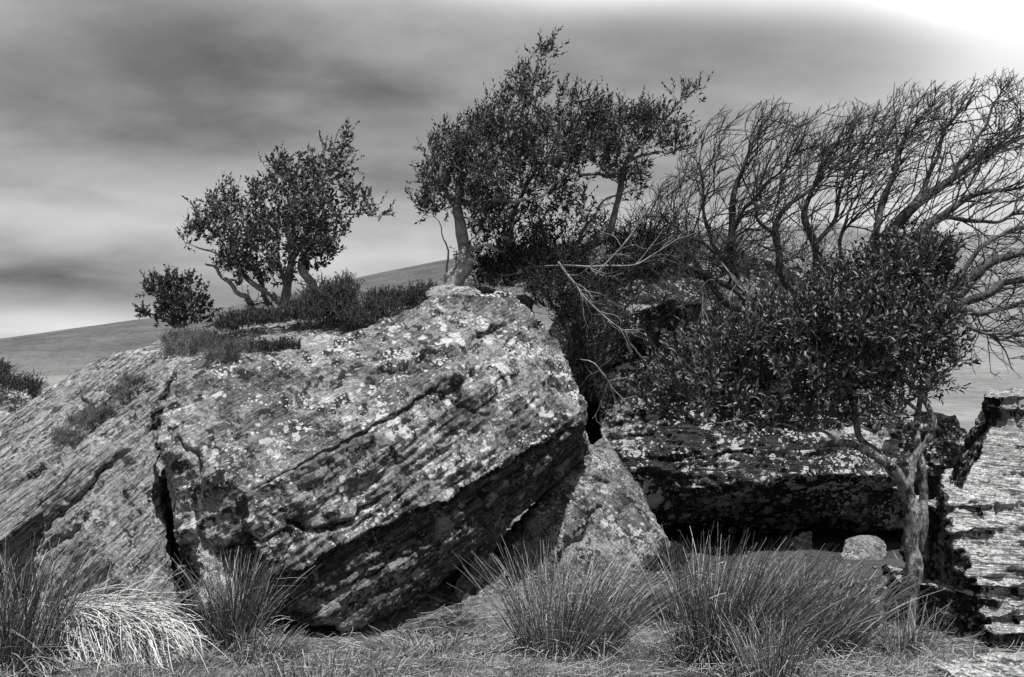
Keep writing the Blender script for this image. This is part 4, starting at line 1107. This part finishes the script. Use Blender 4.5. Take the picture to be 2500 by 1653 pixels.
# ------------------------------------------------------------------ heather, gorse
def heather(name, label, patches, n, seed, mat='heather', h=0.16, cat='heather', needle=0.022, nn=26, up=(0, 0, 1), dens=1.0):
    """patches: (px,py,rx,ry,Y,rY)  cushions of upright sprigs"""
    rng = np.random.RandomState(seed)
    pts = blobs_points(patches, n, rng, 0.45)
    base = pts.mean(0); base[2] = pts[:, 2].min()
    root = thing(name, base, label, cat)
    g = Geo(); gl = Geo()
    d = np.array(up)[None] + rng.normal(size=(n, 3)) * 0.5
    ln = h * rng.uniform(0.5, 1.3, n)
    P = walk(pts, d, ln, 5, rng, np.array([0.1, 0, 1.0]), 0.12, 0.15)
    g.tubes(P, np.broadcast_to(np.linspace(0.0028, 0.0014, 5), (n, 5)), 3)
    t = rng.uniform(0.15, 1.0, (n, nn)); idx = np.minimum((t * 4).astype(int), 3); fr = (t * 4 - idx)[..., None]
    r = np.arange(n)[:, None]
    pos = P[r, idx] * (1 - fr) + P[r, idx + 1] * fr
    tg = unit(P[r, idx + 1] - P[r, idx])
    ld = unit(tg * 0.7 + rng.normal(size=(n, nn, 3)) * 0.7)
    upv = unit(rng.normal(size=(n, nn, 3)))
    L = needle * rng.uniform(0.6, 1.3, (n, nn))
    v0 = pos.reshape(-1, 3); dd = ld.reshape(-1, 3); sd = unit(np.cross(dd, upv.reshape(-1, 3))); LL = L.reshape(-1, 1)
    V = np.stack([v0 - sd * LL * 0.14, v0 + sd * LL * 0.14, v0 + dd * LL], 1)
    gl.add(V, np.arange(len(v0) * 3).reshape(-1, 3))
    g.obj('stems', M['bark_dark'], root, base)
    o = gl.obj('foliage', M[mat], root, base, smooth=False); o['kind'] = 'stuff'
    return root


heather('gorse_bush', 'rounded dark spiny bush on the ledge right of the many-stemmed holly', [
    (810, 740, 75, 45, 9.7, .30), (770, 770, 70, 30, 9.55, .25), (840, 715, 35, 28, 9.7, .2), (850, 780, 50, 22, 9.5, .2), (720, 765, 30, 18, 9.6, .15)], 1500, 91, h=0.13, cat='bush')
heather('heather_patch', 'dark strip of heather along the ledge from the gorse bush to the cap rock', [
    (930, 760, 60, 22, 9.6, .22), (1000, 735, 55, 22, 9.8, .22), (880, 790, 50, 18, 9.45, .18), (1040, 715, 25, 14, 9.8, .15), (940, 735, 60, 14, 9.9, .2)], 1100, 93, h=0.11)
heather('heather_patch', 'dark strip of heather below the many-stemmed holly on the ledge', [
    (600, 785, 60, 16, 9.7, .2), (660, 780, 50, 14, 9.7, .2), (560, 800, 35, 14, 9.6, .15)], 650, 95, h=0.10)
heather('heather_patch', 'narrow dark heather tuft on the low front ledge above the lichen face', [
    (690, 852, 45, 12, 8.7, .12), (640, 858, 30, 12, 8.7, .1), (560, 872, 30, 14, 8.7, .12)], 420, 97, h=0.08)
heather('heather_patch', 'dark heather on the low outcrop at the far left edge', [
    (80, 960, 22, 18, 14.2, .3), (0, 920, 25, 25, 14.6, .4), (40, 950, 40, 12, 14.4, .3)], 420, 99, h=0.2, needle=0.035)
heather('moss_tuft', 'small dark tuft growing from a crack in the middle of the lichen face', [
    (1115, 935, 16, 12, 8.0, .05)], 160, 101, h=0.05, cat='tuft', needle=0.02)
heather('moss_clump', 'dark leafy clump at the right foot of the triangular propping boulder', [
    (1640, 1365, 45, 28, 9.3, .2), (1600, 1385, 40, 18, 9.2, .15)], 420, 103, h=0.08, cat='clump')

# ------------------------------------------------------------------ rushes and grass
def rush_tussock(name, label, base, n, h, seed, lean=(0.25, 0.0), spread=0.35, r0=0.16, mat='rush', curve=0.5, rad=0.0031, cat='rush tussock', group='rush tussocks in the foreground', broken=0.10):
    rng = np.random.RandomState(seed)
    base = np.array(base, float)
    ang = rng.uniform(0, 6.28, n); rr = r0 * rng.uniform(0, 1, n) ** 0.6
    off = np.stack([np.cos(ang) * rr * 1.25, np.sin(ang) * rr * 0.8, np.zeros(n)], -1)
    st = base[None] + off; st[:, 2] = ground_z(st[:, 0], st[:, 1]) - 0.02
    out = unit(off + rng.normal(size=(n, 3)) * 0.03)
    d = np.array([lean[0], lean[1], 1.0])[None] + out * (spread * (rr / r0))[:, None] + rng.normal(size=(n, 3)) * np.array([0.13, 0.13, 0.05])
    d = unit(d)
    ln = h * rng.beta(4, 1.8, n) * 1.18
    k = 7; u = np.linspace(0, 1, k)
    side = unit(d * np.array([1, 1, 0]) + rng.normal(size=(n, 3)) * 0.25 * np.array([1, 1, 0]))
    cv = curve * rng.uniform(0.1, 1.0, n)
    P = st[:, None] + ln[:, None, None] * (u[None, :, None] * d[:, None] + (u ** 2.2)[None, :, None] * (side * cv[:, None])[:, None] * 0.6
                                            - (u ** 2.5)[None, :, None] * (np.array([0, 0, 1.0])[None] * cv[:, None])[:, None] * 0.30)
    br = rng.uniform(size=n) < broken     # snapped stems
    for i in np.where(br)[0]:
        j = rng.randint(3, 6); dirn = unit(rng.normal(size=3) * np.array([1, 1, 0.25]))
        for q in range(j, k): P[i, q] = P[i, q - 1] + dirn * ln[i] / (k - 1) * 0.8 + np.array([0, 0, -0.01 * (q - j)])
    root = thing(name, base, label, cat, group)
    g = Geo(); g.tubes(P, (rad * rng.uniform(0.75, 1.25, n))[:, None] * np.linspace(1.0, 0.35, k)[None], 3)
    o = g.obj('stems', M[mat], root, base); o['kind'] = 'stuff'
    # collapsed dead stems matted round the foot
    m = int(n * 0.35); a2 = rng.uniform(0, 6.28, m); r2 = r0 * rng.uniform(0.3, 1.1, m)
    s2 = base[None] + np.stack([np.cos(a2) * r2 * 1.25, np.sin(a2) * r2 * 0.8, 0 * a2], -1)
    s2[:, 2] = ground_z(s2[:, 0], s2[:, 1]) + rng.uniform(0.0, 0.12, m)
    d2 = np.stack([np.cos(a2) + lean[0], np.sin(a2), rng.uniform(-0.1, 0.8, m)], -1) + rng.normal(size=(m, 3)) * 0.4
    P2 = walk(s2, d2, h * rng.uniform(0.15, 0.55, m), 6, rng, np.array([0, 0, -1.0]), 0.28, 0.12)
    P2[..., 2] = np.maximum(P2[..., 2], ground_z(P2[..., 0], P2[..., 1]) + 0.005)
    g2 = Geo(); g2.tubes(P2, np.broadcast_to(np.linspace(rad * 0.9, rad * 0.5, 6), (m, 6)), 3)
    o2 = g2.obj('dead_stems', M['straw'], root, base); o2['kind'] = 'stuff'
    return root


def gp(px, py):   # a point of the ground seen at this pixel (flat ground)
    Y = EYE * F / (py - HOR)
    return at(px, py, Y)


rush_tussock('rush_tussock', 'bright spiky rush tussock in front of the triangular propping boulder', gp(1380, 1605), 760, 0.72, 111, (0.17, 0), 0.50, 0.22)
rush_tussock('rush_tussock', 'tallest dark rush tussock right of centre in front of the hollow', gp(1770, 1610), 850, 0.82, 113, (0.24, 0), 0.42, 0.25, mat='rush_dark')
rush_tussock('rush_tussock', 'rush tussock leaning right next to the tallest dark one, left of the tree', gp(1985, 1590), 640, 0.66, 115, (0.36, 0), 0.42, 0.19, mat='rush')
rush_tussock('rush_tussock', 'narrow upright dark rush tussock at the lower left foot of the leaning boulder', gp(570, 1575), 420, 0.72, 117, (0.05, 0), 0.22, 0.11, mat='rush_dark')
rush_tussock('rush_tussock', 'short splayed rushes beside the narrow dark tussock at the boulder foot', gp(640, 1605), 240, 0.28, 118, (0.35, 0), 0.45, 0.14)
rush_tussock('rush_tussock', 'dense dark rush tussock at the far left edge of the grass', gp(20, 1640), 520, 0.80, 119, (0.02, 0), 0.30, 0.22, mat='rush_dark')
rush_tussock('rush_tussock', 'thin fan of rushes in front of the sloping boulder, leaning right', gp(270, 1580), 340, 0.56, 121, (0.42, 0), 0.40, 0.28)
rush_tussock('rush_tussock', 'sparse short rushes at the bottom edge below the overhang', gp(790, 1655), 260, 0.20, 123, (0.05, 0), 0.4, 0.36, mat='rush_dark')
rush_tussock('rush_tussock', 'low flattened rushes in the shade under the leaning boulder', gp(940, 1575), 420, 0.20, 125, (-0.7, 0), 0.9, 0.40, mat='rush_dark', curve=1.3)
rush_tussock('rush_tussock', 'short pale rushes growing between the two dark tussocks at the bottom', gp(1880, 1660), 260, 0.45, 127, (0.05, 0), 0.3, 0.14)
rush_tussock('rush_tussock', 'small sparse tuft of rushes at the foot of the evergreen trunk', gp(2215, 1590), 130, 0.36, 129, (0.05, 0), 0.35, 0.12)
rush_tussock('rush_tussock', 'thin sprigs of rush standing in the crack beside the layered boulder top', at(2320, 1100, 8.6), 60, 0.5, 130, (0.1, 0), 0.35, 0.1)


def bent_grass(name, label, base, n, seed):
    """a sheaf of dead straw: upper stems streaming right, lower ones pouring down to the front"""
    rng = np.random.RandomState(seed); base = np.array(base, float)
    right = rng.uniform(size=n) < 0.35
    st = base[None] + rng.normal(size=(n, 3)) * np.array([0.17, 0.09, 0.0]) + np.where(right, -0.1, 0.0)[:, None] * np.array([1.0, 0, 0])
    st[:, 2] = rng.uniform(0.05, 0.34, n) * np.where(right, 1.0, 0.9)
    d = np.where(right[:, None], np.array([1.0, -0.1, 0.22])[None], np.array([0.55, -0.55, 0.30])[None]) + rng.normal(size=(n, 3)) * np.array([0.2, 0.2, 0.13])
    d = unit(d); ln = rng.uniform(0.28, 0.62, n)
    k = 9; P = np.empty((n, k, 3)); P[:, 0] = st
    g_ = np.where(right, 0.12, 0.34) * rng.uniform(0.5, 1.5, n)
    for i in range(1, k):
        d = unit(d + np.array([0.02, 0, -1.0])[None] * g_[:, None] + rng.normal(size=(n, 3)) * 0.09)
        P[:, i] = P[:, i - 1] + d * (ln / (k - 1))[:, None]
    P[..., 2] = np.maximum(P[..., 2], ground_z(P[..., 0], P[..., 1]) + 0.006 + 0.03 * rng.uniform(size=(n, 1)))
    root = thing(name, base, label, 'grass tussock')
    g = Geo(); g.tubes(P, np.broadcast_to(np.linspace(0.0034, 0.0018, k), (n, k)), 3)
    o = g.obj('blades', M['rush_pale'], root, base); o['kind'] = 'stuff'


bent_grass('dead_grass_tussock', 'bleached tussock of dead grass drooping over at the lower left', gp(235, 1600), 1900, 131)


def short_grass():
    rng = np.random.RandomState(141); n = 90000
    # denser near the camera, over the visible strip of turf
    Y = 5.6 + 5.2 * rng.uniform(0, 1, n) ** 1.5
    X = rng.uniform(-0.60, 0.60, n) * Y
    Pn = np.stack([X, Y, 0 * X], -1)
    keep = fbm(Pn * 1.6, 3, 5) + rng.uniform(-0.6, 0.6, n) > -0.28
    keep &= ~((((X + 0.75) / 1.1) ** 2 + ((Y - 7.75) / 0.6) ** 2 < 1) & (rng.uniform(size=n) < 0.8))
    keep &= ~((X > 0.9) & (Y > 8.4) & (rng.uniform(size=n) < 0.93))
    X, Y = X[keep], Y[keep]; n = len(X)
    st = np.stack([X, Y, ground_z(X, Y) - 0.004], -1)
    d = unit(rng.normal(size=(n, 3)) * np.array([0.6, 0.6, 0.2]) + np.array([0.25, 0, 0.7]))
    tf = np.clip(fbm(st * 2.2, 3, 8), -0.6, 1)
    ln = rng.uniform(0.03, 0.09, n) * (1 + 0.9 * tf)
    sd = unit(np.cross(d, rng.normal(size=(n, 3)))) * rng.uniform(0.0014, 0.0034, n)[:, None]
    mid = st + d * (ln * 0.55)[:, None]; tip = mid + unit(d + np.array([0.3, 0, -0.5])[None] * rng.uniform(0, 1, (n, 1))) * (ln * 0.5)[:, None]
    V = np.stack([st - sd, st + sd, mid + sd * 0.8, mid - sd * 0.8, tip], 1)
    i = (np.arange(n) * 5)[:, None]
    g = Geo(); g.add(V, i + np.array([[0, 1, 2, 3]])); 
    g.f[3].append(i + np.array([[3, 2, 4]]))
    o = g.obj('short_grass', M['grass'])
    tag(o, 'short cropped grass and dry straw covering the ground', 'grass', kind='stuff')


short_grass()


def straw_litter():
    rng = np.random.RandomState(145); n = 5200
    Y = 5.7 + 2.6 * rng.uniform(0, 1, n) ** 1.3; X = rng.uniform(-0.56, 0.56, n) * Y
    keep = fbm(np.stack([X, Y, 0 * X], -1) * 1.1, 2, 15) + rng.uniform(-0.4, 0.4, n) > 0.0
    X, Y = X[keep], Y[keep]; n = len(X)
    st = np.stack([X, Y, ground_z(X, Y) + rng.uniform(0.006, 0.035, n)], -1)
    d = rng.normal(size=(n, 3)) * np.array([1, 0.8, 0.10]) + np.array([0.5, -0.2, 0.03])
    P = walk(st, d, rng.uniform(0.08, 0.30, n), 6, rng, np.array([0, 0, -0.2]), 0.05, 0.10)
    P[..., 2] = np.maximum(P[..., 2], ground_z(P[..., 0], P[..., 1]) + 0.006)
    g = Geo(); g.tubes(P, np.broadcast_to(np.linspace(0.0024, 0.0014, 6), (n, 6)), 3)
    tag(g.obj('straw_litter', M['straw']), 'loose dead rush stems strewn over the grass', 'straw', kind='stuff')


straw_litter()


def debris():
    rng = np.random.RandomState(147); n = 420
    spots = [(-0.6, 7.6, 1.1, 0.5), (0.7, 8.8, 0.6, 0.4), (2.2, 9.4, 1.2, 0.7), (1.2, 8.6, 0.8, 0.6), (2.6, 7.4, 0.5, 0.5), (0.3, 7.2, 1.8, 0.6)]
    g = Geo()
    ico = np.array([[1, 0, 0], [-1, 0, 0], [0, 1, 0], [0, -1, 0], [0, 0, 1], [0, 0, -1]], float)
    fc = np.array([[0, 2, 4], [2, 1, 4], [1, 3, 4], [3, 0, 4], [2, 0, 5], [1, 2, 5], [3, 1, 5], [0, 3, 5]])
    for i in range(n):
        a = spots[rng.randint(len(spots))]
        x = a[0] + rng.normal() * a[2] * 0.6; y = a[1] + rng.normal() * a[3] * 0.6
        sz = 0.008 + 0.03 * rng.uniform() ** 3
        v = ico * rng.uniform(0.6, 1.3, (6, 3)) * sz * np.array([1.3, 1.0, 0.6])
        c, s_ = math.cos(i), math.sin(i)
        v = np.stack([v[:, 0] * c - v[:, 1] * s_, v[:, 0] * s_ + v[:, 1] * c, v[:, 2]], -1)
        g.add(v + np.array([x, y, float(ground_z(np.array([x]), np.array([y]))[0]) + sz * 0.2]), fc)
    tag(g.obj('stone_chips', M['rock_pyr'], smooth=False), 'small stone chips scattered at the foot of the rocks', 'stones', kind='stuff')
    m = 1600
    k = rng.randint(len(spots), size=m); sp = np.array(spots)[k]
    X = sp[:, 0] + rng.normal(size=m) * sp[:, 2] * 0.7; Y = sp[:, 1] + rng.normal(size=m) * sp[:, 3] * 0.7
    pos = np.stack([X, Y, ground_z(X, Y) + 0.006], -1)
    gl = Geo(); gl.leaves(pos, rng.normal(size=(m, 3)) * np.array([1, 1, 0.15]), np.array([0, 0, 1.0]) + rng.normal(size=(m, 3)) * 0.3, 0.05 * rng.uniform(0.6, 1.2, m), 0.02)
    tag(gl.obj('leaf_litter', M['litter'], smooth=False), 'fallen leaves lying on the earth around the rocks', 'leaf litter', kind='stuff')


M['litter'] = leaf_mat('fallen_leaf', 0.03, 0.30, 0.6, 0.3, 0.05)
debris()


def ledge_grass(name, label, spots, n, seed, h=0.09, mat='grass'):
    rng = np.random.RandomState(seed)
    out = []
    for (px, py, rx, ry, k) in spots:
        for _ in range(k):
            a = rng.uniform(0, 6.28); r = math.sqrt(rng.uniform())
            x, y = px + math.cos(a) * r * rx, py + math.sin(a) * r * ry
            best = None
            for key in ('bank', 'ramp', 'main', 'cap'):
                p, nn_ = cast(R[key], x, y)
                if p is not None and (best is None or p[1] < best[1]): best = p
            if best is not None: out.append(best)
    st = np.array(out); st = np.repeat(st, n, 0); st = st + rng.normal(size=st.shape) * 0.014
    m = len(st)
    d = unit(rng.normal(size=(m, 3)) * np.array([0.5, 0.5, 0.2]) + np.array([0.15, -0.1, 0.8]))
    P = walk(st, d, h * rng.uniform(0.5, 1.3, m), 4, rng, np.array([0.4, 0, -0.6]), 0.2, 0.1)
    g = Geo(); g.tubes(P, np.broadcast_to(np.linspace(0.0022, 0.0008, 4), (m, 4)), 3)
    base = st.mean(0)
    o = g.obj(name, M[mat], None, base)
    tag(o, label, 'grass', kind='stuff')


M['ledge'] = leaf_mat('ledge_grass_blade', 0.04, 0.20, 0.6, 0.25, 0.2)
ledge_grass('ledge_grass', 'tufts of grass growing on the rock ledges above the sloping boulder', [
    (470, 835, 75, 26, 260), (520, 850, 60, 14, 120), (440, 862, 40, 10, 60), (600, 850, 60, 12, 100), (540, 875, 40, 10, 70), (960, 735, 70, 14, 100), (590, 770, 60, 10, 80)], 7, 151, mat='ledge')
ledge_grass('ledge_grass', 'moss and grass lying in the creases of the sloping boulder', [
    (290, 960, 30, 14, 80), (240, 1010, 40, 18, 120), (160, 1070, 40, 18, 120), (200, 1030, 40, 14, 90), (320, 930, 30, 12, 60)], 7, 153, h=0.05, mat='ledge')

print('tris', sum(sum(len(p.vertices) - 2 for p in o.data.polygons) if len(o.data.polygons) < 20 else len(o.data.loops) - 2 * len(o.data.polygons) for o in bpy.data.objects if o.type == 'MESH'))
